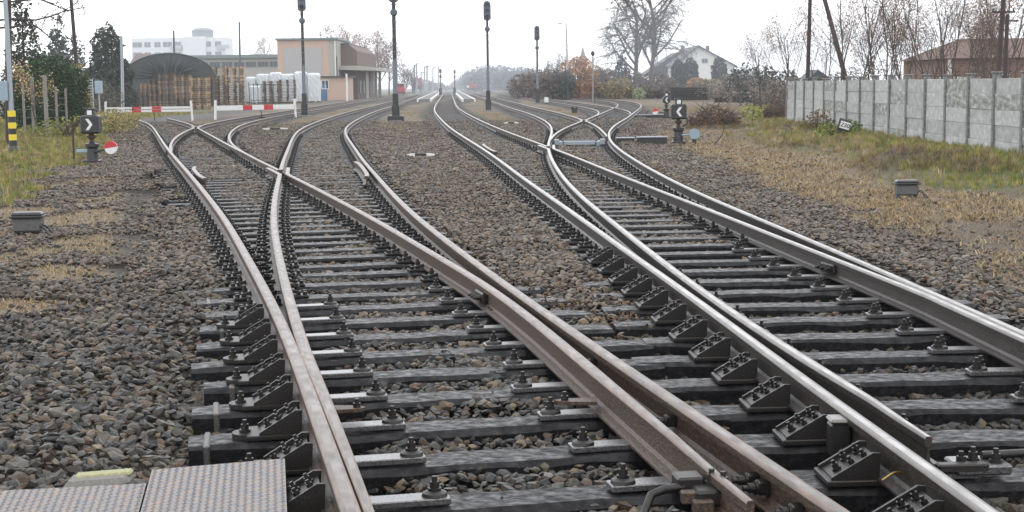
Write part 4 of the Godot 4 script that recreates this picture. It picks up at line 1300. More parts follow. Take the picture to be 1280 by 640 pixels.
func make_fence() -> void:
	var a := Vector3(10.62, 0.02, -55.0)
	var b := Vector3(10.02, 0.02, -24.6)
	var n := 17
	var dir := (b - a) / n
	var turn := atan2(-dir.z, dir.x)
	var o := thing("concrete_fence", "grey fence of stacked concrete slabs between posts along the weeds", "fence", a, turn)
	var step := dir.length()
	var post := MB.new()
	post.box(T(Vector3(0, 0.78, 0)), Vector3(0.11, 1.72, 0.16), 0.012)
	var pm := post.mesh(M.fence_post)
	var cap := MB.new()
	cap.box(T(Vector3(0, 1.655, 0)), Vector3(0.17, 0.035, 0.2), 0.008)
	var cm := cap.mesh(M.fence_post)
	var slabs := []
	for k in 4:
		var s := MB.new()
		s.box(T(Vector3.ZERO), Vector3(step - 0.08, 0.3235, 0.06 + 0.004 * k), 0.006)
		slabs.append(s.mesh([M.fence_concrete, M.fence_pale, M.fence_mossy, M.fence_concrete][k]))
	for i in n + 1:
		var p := part(o, "post", pm, T(Vector3(i * step, rnd(-0.035, 0.02), 0), rnd(-0.02, 0.02), 0, rnd(-0.012, 0.012)))
		part(p, "cap", cm)
		if i == n: break
		for k in 5: part(o, "slab", slabs[rng.randi() % 4], T(Vector3((i + 0.5) * step, 0.085 + k * 0.325 + rnd(-0.004, 0.004), rnd(-0.016, 0.016)), rnd(-0.006, 0.006), rnd(-0.025, 0.025), rnd(-0.006, 0.006)))
	# tilted distance board at its foot
	o = thing("distance_board", "tilted white number board in a black frame at the foot of the fence", "number board", at(1055, 164, 38.5), -0.1)
	var m := MB.new()
	var tl := 0.3
	m.box(T(Vector3(0, 0.17, 0), 0, -0.12, -tl), Vector3(0.33, 0.31, 0.07), 0.02)
	part(o, "frame", m.mesh(M.black_paint))
	m = MB.new()
	m.box(T(Vector3(0.02, 0.155, 0.037), 0, -0.12, -tl), Vector3(0.26, 0.19, 0.012), 0.004)
	var bd := part(o, "board", m.mesh(M.white_paint))
	bd.transform = Transform3D()
	var tm := TextMesh.new()
	tm.text = "230"
	var sf := SystemFont.new()
	sf.font_names = PackedStringArray(["Droid Sans"])
	sf.font_weight = 700
	tm.font = sf
	tm.font_size = 16
	tm.pixel_size = 0.0095
	tm.depth = 0.004
	tm.material = M.black_paint
	part(bd, "number", tm, T(Vector3(0.02, 0.155, 0.0465), 0, -0.12, -tl))
	m = MB.new()
	m.box(T(Vector3(-0.12, 0.0, -0.03), 0, 0, -tl), Vector3(0.12, 0.3, 0.1), 0.01)
	part(o, "stub", m.mesh(M.black_paint))

func make_switch_gear() -> void:
	# iron fittings of the two near switches, as things that can be unbolted
	var o := thing("stretcher_bar", "flat rusty stretcher lug bolted to the loose blade of the brown-railed turnout", "stretcher bar", Vector3.ZERO, 0, "switch fittings")
	var p := Vector3(l3(6.55) - 0.05, 0.065, -6.55)
	var m := MB.new()
	m.prism(PackedVector2Array([Vector2(0, -0.05), Vector2(0, 0.05), Vector2(-0.16, 0.035), Vector2(-0.20, 0.0), Vector2(-0.16, -0.035)]), Transform3D(Basis(Vector3.RIGHT, -PI / 2), p), 0.016)
	part(o, "lug", m.mesh(M.rail_rust))
	part(o, "bolt", bolt_mesh(), T(p + Vector3(-0.15, 0.0, 0)))
	o = thing("stretcher_bar", "flat rusty stretcher lug at the closed blade of the brown-railed turnout", "stretcher bar", Vector3.ZERO, 0, "switch fittings")
	p = Vector3(l2(6.45) + 0.05, 0.065, -6.45)
	m = MB.new()
	m.prism(PackedVector2Array([Vector2(0, 0.05), Vector2(0, -0.05), Vector2(0.12, -0.035), Vector2(0.15, 0.0), Vector2(0.12, 0.035)]), Transform3D(Basis(Vector3.RIGHT, -PI / 2), p), 0.016)
	part(o, "lug", m.mesh(M.rail_rust))
	part(o, "bolt", bolt_mesh(), T(p + Vector3(0.11, 0.0, 0)))
	# lock of the loose blade
	p = gp(872, 625, 0.05)
	o = thing("switch_lock", "dark iron switch lock with a bent pipe and rusty blocks under the loose blade tip", "switch lock", p)
	m = MB.new()
	m.box(T(Vector3(-0.03, 0.06, -0.04), 0.15), Vector3(0.1, 0.05, 0.1), 0.008)
	m.box(T(Vector3(0.05, 0.03, 0.0), 0.15), Vector3(0.16, 0.06, 0.18), 0.01)
	part(o, "housing", m.mesh(M.iron_dark))
	for k in 2:
		m = MB.new()
		m.box(T(Vector3(-0.03 + 0.035 * k, 0.03 - 0.02 * k, 0.06 + 0.05 * k), 0.1), Vector3(0.075, 0.045, 0.045), 0.005)
		part(o, "rusty_block", m.mesh(M.rail_rust))
		part(o, "bolt", bolt_mesh(), T(Vector3(0.05 + 0.035 * k, 0.06, 0.0 + 0.04 * k)))
	m = MB.new()
	m.tube([Vector3(-0.05, 0.05, 0.0), Vector3(-0.12, 0.045, 0.01), Vector3(-0.17, 0.03, 0.03), Vector3(-0.2, -0.02, 0.08), Vector3(-0.22, -0.06, 0.16)], [0.016], 10)
	part(o, "bent_pipe", m.mesh(M.iron_dark))
	# box beside the left-hand grey rail
	p = gp(1048, 566, 0.0)
	o = thing("detector_box", "upright iron detector box between the braces of the grey left-hand rail", "detector box", p)
	m = MB.new()
	m.box(T(Vector3(0, 0.06, 0)), Vector3(0.085, 0.14, 0.09), 0.008)
	part(o, "case", m.mesh(M.iron_dark))
	m = MB.new()
	m.box(T(Vector3(0.005, 0.142, 0)), Vector3(0.1, 0.022, 0.11), 0.01)
	part(o, "lid", m.mesh(flat("lid_steel", 0.13, 0.125, 0.12, 0.35, 0.5)))
	# lock and pipe at the tip of the other loose blade
	p = gp(1222, 588, 0.02)
	o = thing("switch_lock", "iron lock plate with a straight pipe at the square tip of the grey blade", "switch lock", p)
	m = MB.new()
	m.box(T(Vector3(0, 0.02, 0), 0.05), Vector3(0.22, 0.04, 0.16), 0.008)
	part(o, "plate", m.mesh(M.slide_plate))
	m = MB.new()
	m.cyl(Vector3(0.02, 0.055, -0.02), Vector3(0.75, 0.06, -0.12), 0.017, 10)
	part(o, "pipe", m.mesh(M.iron_dark))
	m = MB.new()
	m.box(T(Vector3(-0.08, 0.03, 0.06), 0.05), Vector3(0.2, 0.035, 0.05), 0.006)
	part(o, "bar", m.mesh(M.iron_dark))
	part(o, "bolt", bolt_mesh(), T(Vector3(-0.02, 0.04, 0.0)))
	part(o, "bolt", bolt_mesh(), T(Vector3(0.06, 0.04, 0.03)))
	# a looped bond wire on the rail foot
	p = gp(1120, 604, 0.06)
	o = thing("bond_wire", "looped brass-coloured bond wire on the foot of the grey left-hand rail", "wire", p)
	m = MB.new()
	var pts := []
	for k in 11: pts.append(Vector3(-0.06 + k * 0.011, 0.02 + sin(k / 10.0 * PI) * 0.02, cos(k / 10.0 * PI) * 0.03))
	pts.append(Vector3(0.08, 0.035, -0.04))
	m.tube(pts, [0.005], 6)
	part(o, "loop", m.mesh(flat("brass", 0.30, 0.20, 0.07, 0.4, 0.6)))
	m = MB.new()
	m.cyl(Vector3(0.06, 0.02, -0.04), Vector3(0.08, 0.055, -0.045), 0.013, 8)
	part(o, "plug", m.mesh(flat("brass", 0.30, 0.20, 0.07, 0.4, 0.6)))
	# distance blocks on the web of the brown stock rail
	for q in [[4.75, "nearest to the loose blade tip"], [5.05, "second from the loose blade tip"], [5.15, "close beside the second"], [6.1, "fourth from the loose blade tip"], [7.4, "farthest from the loose blade tip"]]:
		var d: float = q[0]
		o = thing("distance_block", "iron distance block on the brown stock rail, %s" % q[1], "distance block", Vector3(rail_x("T2", 1, d) - 0.03, RAIL_TOP - 0.085, -d), 0.2, "distance blocks on the rail web")
		m = MB.new()
		m.box(T(Vector3(0, 0, 0)), Vector3(0.045, 0.05, 0.05), 0.006)
		part(o, "block", m.mesh(M.iron_dark))
		part(o, "bolt", bolt_mesh(), T(Vector3(-0.02, 0, 0), 0, 0, PI / 2))
	for q in [[9.85, "L"], [11.15, "R"]]:
		var d: float = q[0]
		var x: float = l3(d) if q[1] == "L" else r3(d)
		o = thing("rail_joint", "dark bolted heel joint on the %s switch blade" % ("brown loose" if q[1] == "L" else "grey closed"), "rail joint", Vector3(x, RAIL_TOP, -d), 0.25, "heel joints of the switch blades")
		for s in [-1, 1]:
			m = MB.new()
			m.box(T(Vector3(s * 0.03, -0.082, 0)), Vector3(0.045, 0.075, 0.24), 0.01)
			part(o, "fishplate", m.mesh(M.iron_dark))
		for k in 3: part(o, "bolt", bolt_mesh(), T(Vector3(-0.052, -0.08, -0.08 + k * 0.08), 0, 0, PI / 2))

# ================================================================ buildings and goods
func wall_mats() -> void:
	flat("tarp_dark", 0.022, 0.030, 0.034, 0.55, 0.0, 0.35, 0.6)
	flat("hall_wall", 0.045, 0.055, 0.062, 0.7, 0.0, 0.3, 0.8)
	flat("plaster_grey", 0.36, 0.355, 0.36, 0.9, 0.0, 0.25, 0.4)
	flat("plaster_white", 0.62, 0.62, 0.60, 0.9, 0.0, 0.22, 0.3)
	flat("panel_white", 0.60, 0.61, 0.62, 0.9, 0.0, 0.2, 0.15)
	flat("roof_dark", 0.06, 0.058, 0.058, 0.8, 0.0, 0.35, 0.4)
	flat("roof_edge", 0.16, 0.20, 0.20, 0.7, 0.0, 0.3, 0.4)
	flat("band_beige", 0.34, 0.33, 0.30, 0.9, 0.0, 0.25, 0.4)
	flat("window_dark", 0.035, 0.045, 0.06, 0.2, 0.0, 0.3, 0.7)
	flat("door_dark", 0.03, 0.034, 0.04, 0.6)
	flat("wrap_white", 0.54, 0.57, 0.60, 0.32, 0.0, 0.2, 1.2, 0.6)
	flat("blue_paint", 0.05, 0.13, 0.24, 0.5)
	mat("brick_orange", Color.WHITE, 0.9, 0.0, ntex(0.05, [L(0.34, 0.23, 0.18), L(0.40, 0.29, 0.235), L(0.45, 0.35, 0.30)], [0.2, 0.5, 0.85], FastNoiseLite.TYPE_SIMPLEX_SMOOTH, 91, 4), Vector3(0.5, 1.6, 0.5))
	mat("brick_dark", Color.WHITE, 0.9, 0.0, ntex(0.05, [L(0.08, 0.056, 0.05), L(0.125, 0.085, 0.072), L(0.17, 0.125, 0.108)], [0.2, 0.5, 0.85], FastNoiseLite.TYPE_SIMPLEX_SMOOTH, 92, 4), Vector3(0.5, 1.6, 0.5))
	mat("brick_red", Color.WHITE, 0.9, 0.0, ntex(0.05, [L(0.11, 0.066, 0.052), L(0.165, 0.10, 0.077), L(0.23, 0.15, 0.115)], [0.2, 0.5, 0.85], FastNoiseLite.TYPE_SIMPLEX_SMOOTH, 93, 4), Vector3(0.7, 3.4, 0.7))
	flat("pallet_old", 0.09, 0.075, 0.065, 0.85)

func bx(parent: Node, called: String, m_: String, lo: Vector3, hi: Vector3, bev := 0.0) -> MeshInstance3D:
	var m := MB.new()
	m.box(T((lo + hi) / 2), hi - lo, bev)
	return part(parent, called, m.mesh(M[m_]))
func window(parent: Node, x: float, y: float, w: float, h: float, z: float, frame := "white_paint", bars := 1) -> void:
	# a recessed pane in a frame standing proud of the wall plane z
	var m := MB.new()
	m.box(T(Vector3(x, y, z + 0.02)), Vector3(w, h, 0.03))
	var o := part(parent, "window", m.mesh(M.window_dark))
	m = MB.new()
	var t := 0.08
	for s in [-1, 1]:
		m.box(T(Vector3(x + s * w / 2, y, z + 0.045)), Vector3(t, h + t, 0.07))
		m.box(T(Vector3(x, y + s * h / 2, z + 0.046)), Vector3(w - t, t, 0.07))
	for k in bars: m.box(T(Vector3(x - w / 2 + w * (k + 1) / (bars + 1), y, z + 0.044)), Vector3(t * 0.8, h - t, 0.05))
	part(o, "frame", m.mesh(M[frame]))

func make_hall() -> void:
	var far := 136.0
	var c := at(212, 98, far)
	var o := thing("arched_hall", "dark arched tarpaulin hall behind the pallet stacks", "hall", Vector3(c.x, 0, -far), 0.23)
	var w := 55.0 * far / F
	var wall := c.y
	var rise := at(214, 67, far).y - wall
	var prof := []
	for k in 21:
		var a := PI * k / 20.0
		prof.append(Vector2(cos(a) * w, wall + sin(a) * rise))
	var m := MB.new()
	for k in 20:
		m.quad(Vector3(prof[k].x, prof[k].y, 0), Vector3(prof[k].x, prof[k].y, -16), Vector3(prof[k + 1].x, prof[k + 1].y, -16), Vector3(prof[k + 1].x, prof[k + 1].y, 0))
	part(o, "roof_skin", m.mesh(M.tarp_dark))
	m = MB.new()
	for s in [-1, 1]: m.box(T(Vector3(s * w, wall / 2, -8)), Vector3(0.12, wall, 16))
	part(o, "side_wall", m.mesh(M.hall_wall))
	# gable tarpaulin with folds gathered under the middle
	m = MB.new()
	var n := 72
	for k in n:
		var a0 := PI * k / n
		var a1 := PI * (k + 1) / n
		var f0 := 0.10 * sin(k * 2.1) * sin(k * 0.77)
		var f1 := 0.10 * sin((k + 1) * 2.1) * sin((k + 1) * 0.77)
		var e0 := Vector3(cos(a0) * w * 0.985, wall + sin(a0) * rise * 0.985, 0.05)
		var e1 := Vector3(cos(a1) * w * 0.985, wall + sin(a1) * rise * 0.985, 0.05)
		var i0 := Vector3(cos(a0) * w * 0.4, wall + sin(a0) * rise * 0.45, 0.18 + f0)
		var i1 := Vector3(cos(a1) * w * 0.4, wall + sin(a1) * rise * 0.45, 0.18 + f1)
		var g0 := Vector3(cos(a0) * w * 0.4, wall - 0.1, 0.12 + f0 * 0.4)
		var g1 := Vector3(cos(a1) * w * 0.4, wall - 0.1, 0.12 + f1 * 0.4)
		m.quad(e0, e1, i1, i0)
		m.quad(i0, i1, g1, g0)
	part(o, "gable_tarpaulin", m.mesh(M.tarp_dark))
	bx(o, "front_wall", "hall_wall", Vector3(-w, 0, -0.1), Vector3(w, wall, 0.02))
	m = MB.new()
	for k in 20:
		m.tube([Vector3(prof[k].x * 1.01, prof[k].y * 1.005, 0.08), Vector3(prof[k + 1].x * 1.01, prof[k + 1].y * 1.005, 0.08)], [0.05], 6)
	part(o, "edge_hoop", m.mesh(M.hall_wall))
	bx(o, "lintel", "mast_grey", Vector3(-w - 0.1, wall - 0.08, 0.03), Vector3(-w + 0.5, wall + 0.06, 0.16))

const ORDINALS := ["", "second", "third", "fourth", "fifth", "sixth", "seventh", "eighth", "ninth", "tenth", "eleventh", "twelfth", "thirteenth", "fourteenth", "fifteenth", "sixteenth", "seventeenth", "eighteenth", "nineteenth", "twentieth", "twenty-first", "twenty-second", "twenty-third", "twenty-fourth", "twenty-fifth", "twenty-sixth", "twenty-seventh", "twenty-eighth"]
func make_pallets() -> void:
	# one pallet mesh for each wood; a stack is pallet upon pallet
	var meshes := {}
	var tones := {"pallet_wood": [0.21, 0.135, 0.082], "pallet_new": [0.31, 0.215, 0.13], "pallet_old": [0.12, 0.082, 0.057]}
	for wood in ["pallet_wood0", "pallet_wood1", "pallet_wood2", "pallet_new0", "pallet_new1", "pallet_new2", "pallet_old0", "pallet_old1", "pallet_old2"]:
		var tn: Array = tones[wood.left(-1)]
		var kk: float = [0.6, 1.0, 1.45][int(wood.right(1))]
		flat(wood, tn[0] * kk, tn[1] * kk, tn[2] * kk, 0.85, 0.0, 0.3, 1.0)
		var m := MB.new()
		for k in 5: m.box(T(Vector3(0, 0.133, -0.33 + k * 0.165)), Vector3(1.2, 0.022, 0.12))
		for k in 3:
			m.box(T(Vector3(-0.53 + k * 0.53, 0.111, 0)), Vector3(0.13, 0.022, 0.8))
			m.box(T(Vector3(0, 0.011, -0.35 + k * 0.35)), Vector3(1.2, 0.022, 0.1))
			for j in 3: m.box(T(Vector3(-0.53 + k * 0.53, 0.061, -0.35 + j * 0.35)), Vector3(0.12, 0.078, 0.1))
		meshes[wood] = m.mesh(M[wood])
	# [left px, right px, base px y, top px y, wood, wood of the upper part, from where up, label]
	var stacks := [
		[165, 179, 134, 116, "pallet_old", "pallet_wood", 0.7, "pallet of the lowest grey stack at the hall wall"],
		[178, 191, 134, 103, "pallet_old", "pallet_wood", 0.6, "pallet of the ragged stack before the hall, beside the lowest one"],
		[189, 203, 135, 98, "pallet_wood", "pallet_old", 0.8, "pallet of the narrow stack between ragged and tall stacks before the hall"],
		[201, 221, 135, 92, "pallet_wood", "pallet_wood", 1.0, "pallet of the tall brown stack below the crown of the arched hall"],
		[221, 241, 135, 94, "pallet_wood", "pallet_new", 0.5, "pallet of the stack with fresh yellow boards before the hall"],
		[241, 262, 136.5, 96.5, "pallet_new", "pallet_new", 1.0, "pallet of the evenly piled pale stack standing foremost"],
		[263, 284, 133, 95, "pallet_old", "pallet_old", 1.0, "pallet of the blackened stack next to the pale foremost one"],
		[284, 305, 133, 82, "pallet_old", "pallet_new", 0.55, "pallet of the highest stack, dark below and pale on top"],
		[258, 283, 130, 83, "pallet_wood", "pallet_new", 0.8, "pallet of the pale-topped stack behind the blackened one"],
		[330, 350, 130, 100, "pallet_old", "pallet_old", 1.0, "pallet of the grey stack before the white wrapped loads"],
		[350, 370, 129, 99, "pallet_old", "pallet_old", 1.0, "pallet of the dark stack next to the fence, before the wrapped loads"],
	]
	for s in stacks:
		var p := gp((s[0] + s[1]) / 2.0, s[2])
		var depth := -p.z
		var width: float = (s[1] - s[0]) * depth / F
		var high: float = (s[2] - s[3]) * depth / F
		var n := int(high / 0.148)
		var turn := rnd(-0.06, 0.06)
		for k in n:
			var wood: String = s[4] if float(k) / n < s[6] else s[5]
			var t := Transform3D(Basis(Vector3.UP, turn + rnd(-0.03, 0.03)).scaled(Vector3(width / 1.2, 1, 1)), Vector3(p.x + rnd(-0.04, 0.04), k * 0.148, p.z + rnd(-0.05, 0.05)))
			solo("pallet", meshes[wood + str(rng.randi() % 3)], "%s pallet %s" % ["bottom" if k == 0 else "topmost" if k == n - 1 else ORDINALS[k] + " lowest", s[7].trim_prefix("pallet ")], "pallet", t, "stacked wooden pallets")
func make_wraps() -> void:
	var spots := [[314, 98, 13], [329, 94, 15.5], [345, 92, 15], [360, 94, 15.5], [376, 91, 15.5], [392, 93, 15.5], [319, 109, 12]]
	var lab := ["white wrapped load beside the highest pallet stack", "white wrapped load over the grey pallet stack", "second white wrapped load from the grey pallet stack", "white wrapped load over the dark stack by the fence", "white wrapped load behind the left signal mast", "white wrapped load next to the small brick shed", "low white wrapped load in front of the others"]
	for i in spots.size():
		var q: Array = spots[i]
		var d := 150.0 if i < 6 else 146.0
		var top := at(q[0], q[1], d)
		var h := top.y + 0.12
		var m := MB.new()
		var w: float = q[2] * d / F
		var rings := []
		for k in 9:
			var y: float = h * [0.02, 0.2, 0.4, 0.6, 0.78, 0.9, 0.96, 1.0, 1.01][k]
			var sc: float = [0.98, 1.0, 0.99, 1.0, 1.0, 0.98, 0.94, 0.72, 0.0][k]
			var ring := []
			for j in 20:
				var a := TAU * j / 20.0
				var e := 0.5 * pow(pow(absf(cos(a)), 8.0) + pow(absf(sin(a)), 8.0), -0.125)
				var bulge := 1.0 + 0.05 * sin(j * 2.3 + k * 1.7 + i) + rnd(-0.02, 0.02)
				ring.append(Vector3(cos(a) * e * w * sc * bulge, y + rnd(-0.03, 0.03), sin(a) * e * w * sc * bulge))
			rings.append(ring)
		for k in 8:
			for j in 20: m.quad(rings[k][j], rings[k + 1][j], rings[k + 1][(j + 1) % 20], rings[k][(j + 1) % 20])
		var o := thing("wrapped_load", lab[i], "wrapped load", Vector3(top.x, 0, top.z), 0.0, "white wrapped loads")
		part(o, "plastic_wrap", m.mesh(M.wrap_white))
		m = MB.new()
		m.box(T(Vector3(0, 0.07, 0)), Vector3(w, 0.14, w))
		part(o, "pallet_base", m.mesh(M.pallet_old))
	# railing of upright bars before them
	var a := gp(312, 131)
	var b := gp(437, 122.5)
	var dir := b - a
	var o := thing("bar_fence", "thin steel bar fence in front of the wrapped loads and the brick shed", "fence", a, atan2(-dir.z, dir.x))
	var n := 34
	for k in n + 1:
		var m := MB.new()
		m.box(T(Vector3(dir.length() * k / n, 1.0, 0)), Vector3(0.09 if k % 4 == 0 else 0.045, 2.3 if k % 4 == 0 else 2.0, 0.06))
		part(o, "post" if k % 4 == 0 else "bar", m.mesh(M.hall_wall))
	for y in [0.35, 1.85]: bx(o, "rail", "hall_wall", Vector3(0, y, -0.05), Vector3(dir.length(), y + 0.05, -0.01))

func make_buildings() -> void:
	wall_mats()
	make_hall()
	make_pallets()
	make_wraps()
	# flat roofed block with the big grey panel
	var p := at(348, 110, 182)
	var q := at(412, 110, 182)
	var h := at(380, 47.5, 182).y
	var w := q.x - p.x
	var o := thing("freight_building", "tall flat-roofed building with a blank grey panel framed by orange brick", "building", Vector3(p.x, 0, p.z))
	bx(o, "brick_wall", "brick_orange", Vector3(0, 0, -14), Vector3(w, h - 0.25, 0))
	bx(o, "grey_panel", "plaster_grey", Vector3(w * 0.125, h * 0.16, 0.0), Vector3(w * 0.86, h * 0.84, 0.06))
	bx(o, "side_wall", "band_beige", Vector3(w + 0.005, 0, -13.5), Vector3(w + 1.05, h - 0.3, -0.02))
	bx(o, "roof_slab", "roof_edge", Vector3(-0.2, h - 0.25, -14.2), Vector3(w + 1.2, h, 0.25))
	bx(o, "rainwater_pipe", "white_paint", Vector3(w + 0.75, 0.5, 0.0), Vector3(w + 0.9, h - 0.4, 0.14))
	bx(o, "downpipe", "door_dark", Vector3(w + 0.96, 0.5, 0.0), Vector3(w + 1.06, h * 0.7, 0.12))
	for k in 2: bx(o, "antenna", "door_dark", Vector3(w * (0.22 + 0.55 * k), h, -4), Vector3(w * (0.22 + 0.55 * k) + 0.08, h + 0.9, -3.92))
	# brick building with a canopy beside it
	var c0 := at(423, 90, 186)
	var c1 := at(441, 90, 186)
	var hb := at(430, 55, 186).y
	o = thing("station_building", "dark brick station building with a flat concrete canopy over its platform", "building", Vector3(c0.x, 0, c0.z))
	var bw := c1.x - c0.x
	var m := MB.new()
	m.prism(PackedVector2Array([Vector2(0, 0), Vector2(bw + 0.6, 0), Vector2(bw + 0.6, hb - 0.9), Vector2(bw * 0.75, hb), Vector2(0, hb)]), T(Vector3(0, 0, -26)), 26)
	part(o, "brick_wall", m.mesh(M.brick_dark))
	var cy := at(450, 83, 182).y
	m = MB.new()
	var cw := at(472, 84, 186).x - c0.x
	m.prism(PackedVector2Array([Vector2(-0.2, cy - 0.35), Vector2(cw, cy - 0.55), Vector2(cw, cy - 0.25), Vector2(cw * 0.55, cy + 0.12), Vector2(-0.2, cy + 0.15)]), T(Vector3(0, 0, -22)), 24.5)
	part(o, "canopy", m.mesh(M.band_beige))
	for k in 4: bx(o, "column", "band_beige", Vector3(cw * 0.72, 0, 0.8 - k * 6.0), Vector3(cw * 0.72 + 0.3, cy - 0.45, 1.1 - k * 6.0))
	for k in 5:
		m = MB.new()
		m.box(T(Vector3(bw + 0.63, 1.5, -3.0 - k * 4.5)), Vector3(0.05, 1.7, 1.6))
		var wn := part(o, "window", m.mesh(M.window_dark))
		m = MB.new()
		m.box(T(Vector3(bw + 0.66, 1.5, -3.0 - k * 4.5)), Vector3(0.05, 1.7, 0.1))
		part(wn, "frame", m.mesh(M.white_paint))
	bx(o, "gutter", "roof_dark", Vector3(-0.05, hb - 0.02, -26.1), Vector3(bw * 0.75, hb + 0.1, 0.1))
	# small brick shed
	p = at(401, 123, 168)
	q = at(436, 122, 168)
	h = at(418, 95, 168).y
	w = q.x - p.x
	o = thing("brick_shed", "small orange brick shed with a flat dark roof behind the bar fence", "shed", Vector3(p.x, 0, p.z))
	bx(o, "wall", "brick_orange", Vector3(0, 0, -5), Vector3(w, h - 0.15, 0))
	bx(o, "roof", "roof_dark", Vector3(-0.2, h - 0.15, -5.2), Vector3(w + 0.25, h, 0.3))
	window(o, w * 0.17, h * 0.66, 0.8, 1.0, 0.0)
	bx(o, "door", "blue_paint", Vector3(0.05, 0, 0.005), Vector3(0.75, 1.9, 0.05))
	# long low building with two rows of windows
	p = at(232, 100, 215)
	q = at(352, 100, 215)
	h = at(300, 68.5, 215).y
	w = q.x - p.x
	o = thing("office_building", "long low building with strip windows and a green edged flat roof", "building", Vector3(p.x, 0, p.z))
	bx(o, "wall", "band_beige", Vector3(0, 0, -12), Vector3(w, h - 0.5, 0))
	bx(o, "roof_edge", "roof_edge", Vector3(-0.3, h - 0.5, -12.3), Vector3(w + 0.3, h, 0.5))
	for k in 8:
		window(o, w * (k + 0.5) / 8.0, h * 0.78, w / 8.0 - 0.25, 0.75, 0.0, "roof_edge", 2)
		window(o, w * (k + 0.5) / 8.0, h * 0.42, w / 8.0 - 0.75, 0.95, 0.0, "plaster_white", 1)
	# apartment block in the distance
	p = at(166, 100, 430)
	q = at(283, 100, 430)
	h = at(225, 47, 430).y
	w = q.x - p.x
	o = thing("apartment_block", "white panel apartment block with a round-topped lift house and antenna", "building", Vector3(p.x, 0, p.z))
	bx(o, "wall", "panel_white", Vector3(0, 0, -12), Vector3(w, h, 0))
	for row in 3:
		for k in 9:
			var x := w * (k + 0.6) / 9.3
			if (k == 5): continue
			window(o, x, h - 2.0 - row * 3.0, 1.9 if k % 3 else 2.8, 1.6, 0.0, "panel_white", 1)
	for k in 3: bx(o, "balcony", "plaster_grey", Vector3(w * (0.42 + 0.25 * k), h - 3.4, 0.0), Vector3(w * (0.42 + 0.25 * k) + 3.4, h - 2.3, 1.2))
	bx(o, "projecting_bay", "panel_white", Vector3(w * 0.56, 0, 0.0), Vector3(w * 0.80, h + 0.25, 1.4))
	var tw := at(235, 60, 430).x - p.x
	var te := at(264, 60, 430).x - p.x
	m = MB.new()
	m.lathe([Vector2(3.2, h + 0.0), Vector2(3.2, h + 1.9), Vector2(3.45, h + 1.95), Vector2(3.45, h + 2.3), Vector2(3.0, h + 2.35), Vector2(2.2, h + 2.9), Vector2(0, h + 2.95)], T(Vector3((tw + te) / 2, 0, -5)), 20)
	part(o, "lift_house", m.mesh(flat("lift_grey", 0.16, 0.18, 0.21, 0.7)))
	bx(o, "antenna", "door_dark", Vector3((tw + te) / 2 - 0.1, h + 2.8, -5), Vector3((tw + te) / 2 + 0.06, h + 6.2, -4.85))
	bx(o, "antenna", "door_dark", Vector3((tw + te) / 2 + 1.0, h + 2.8, -5), Vector3((tw + te) / 2 + 1.14, h + 5.2, -4.85))
	# red roof peeping out beside the conifer
	p = at(160, 78, 300)
	q = at(196, 78, 300)
	o = thing("red_roofed_house", "low house with a dull red roof beside the big conifer", "house", Vector3(p.x, 0, p.z))
	h = at(180, 67, 300).y
	m = MB.new()
	m.prism(PackedVector2Array([Vector2(-0.5, h - 3.0), Vector2(q.x - p.x, h - 3.0), Vector2(q.x - p.x - 1.2, h), Vector2(1.8, h)]), T(Vector3(0, 0, -7)), 7)
	part(o, "roof", m.mesh(M.brick_red))
	bx(o, "wall", "plaster_white", Vector3(0, 0, -6.6), Vector3(q.x - p.x - 0.5, h - 3.0, -0.4))
	# white house with a wide gable
	p = at(845, 110, 190)
	q = at(917, 110, 190)
	var ap := at(873, 58.5, 190)
	var ev := at(845, 80, 190).y
	var er := at(917, 82, 190).y
	w = q.x - p.x
	o = thing("white_house", "white house with a wide low gable and three chimneys behind the dark thujas", "house", Vector3(p.x, 0, p.z))
	m = MB.new()
	m.prism(PackedVector2Array([Vector2(0, 0), Vector2(w, 0), Vector2(w, er), Vector2(ap.x - p.x, ap.y), Vector2(0, ev)]), T(Vector3(0, 0, -18)), 18)
	part(o, "wall", m.mesh(M.plaster_white))
	for s in [0, 1]:
		var a2 := Vector3(0, ev, 0) if s == 0 else Vector3(w, er, 0)
		var b2 := Vector3(ap.x - p.x, ap.y, 0)
		var out := (a2 - b2).normalized() * 0.55
		m = MB.new()
		var t0 := a2 + out
		var lay := Vector3(0, 0.16, 0)
		m.quad(t0 + Vector3(0, 0.03, 0.45), b2 + Vector3(0, 0.03, 0.45), b2 + lay + Vector3(0, 0.03, 0.45), t0 + lay + Vector3(0, 0.03, 0.45))
		m.quad(t0 + lay + Vector3(0, 0.03, 0.45), b2 + lay + Vector3(0, 0.03, 0.45), b2 + lay + Vector3(0, 0.03, -18.4), t0 + lay + Vector3(0, 0.03, -18.4))
		m.quad(t0 + Vector3(0, 0.03, 0.45), t0 + lay + Vector3(0, 0.03, 0.45), t0 + lay + Vector3(0, 0.03, -18.4), t0 + Vector3(0, 0.03, -18.4))
		part(o, "roof_slope", m.mesh(M.roof_dark))
	for k in 3:
		var cx: float = [853.0, 868.0, 884.0][k]
		var cp := at(cx, 57, 194 + k * 2)
		bx(o, "chimney", "brick_dark", Vector3(cp.x - p.x - 0.23, ap.y - 2.6, -4.0 - k * 2), Vector3(cp.x - p.x + 0.23, cp.y, -3.4 - k * 2))
	var wp := at(881, 76, 190)
	window(o, wp.x - p.x, wp.y, 0.75, 0.55, 0.0, "plaster_grey", 1)
	bx(o, "side_annex", "plaster_grey", Vector3(w + 0.01, 0, -14), Vector3(w + 4.0, er - 0.6, -3))
	m = MB.new()
	m.prism(PackedVector2Array([Vector2(-3.6, ev - 1.5), Vector2(0.2, ev - 1.5), Vector2(2.2, ap.y - 0.5), Vector2(1.4, ap.y - 0.45)]), T(Vector3(0, 0, -19)), 9)
	part(o, "side_roof", m.mesh(M.roof_dark))
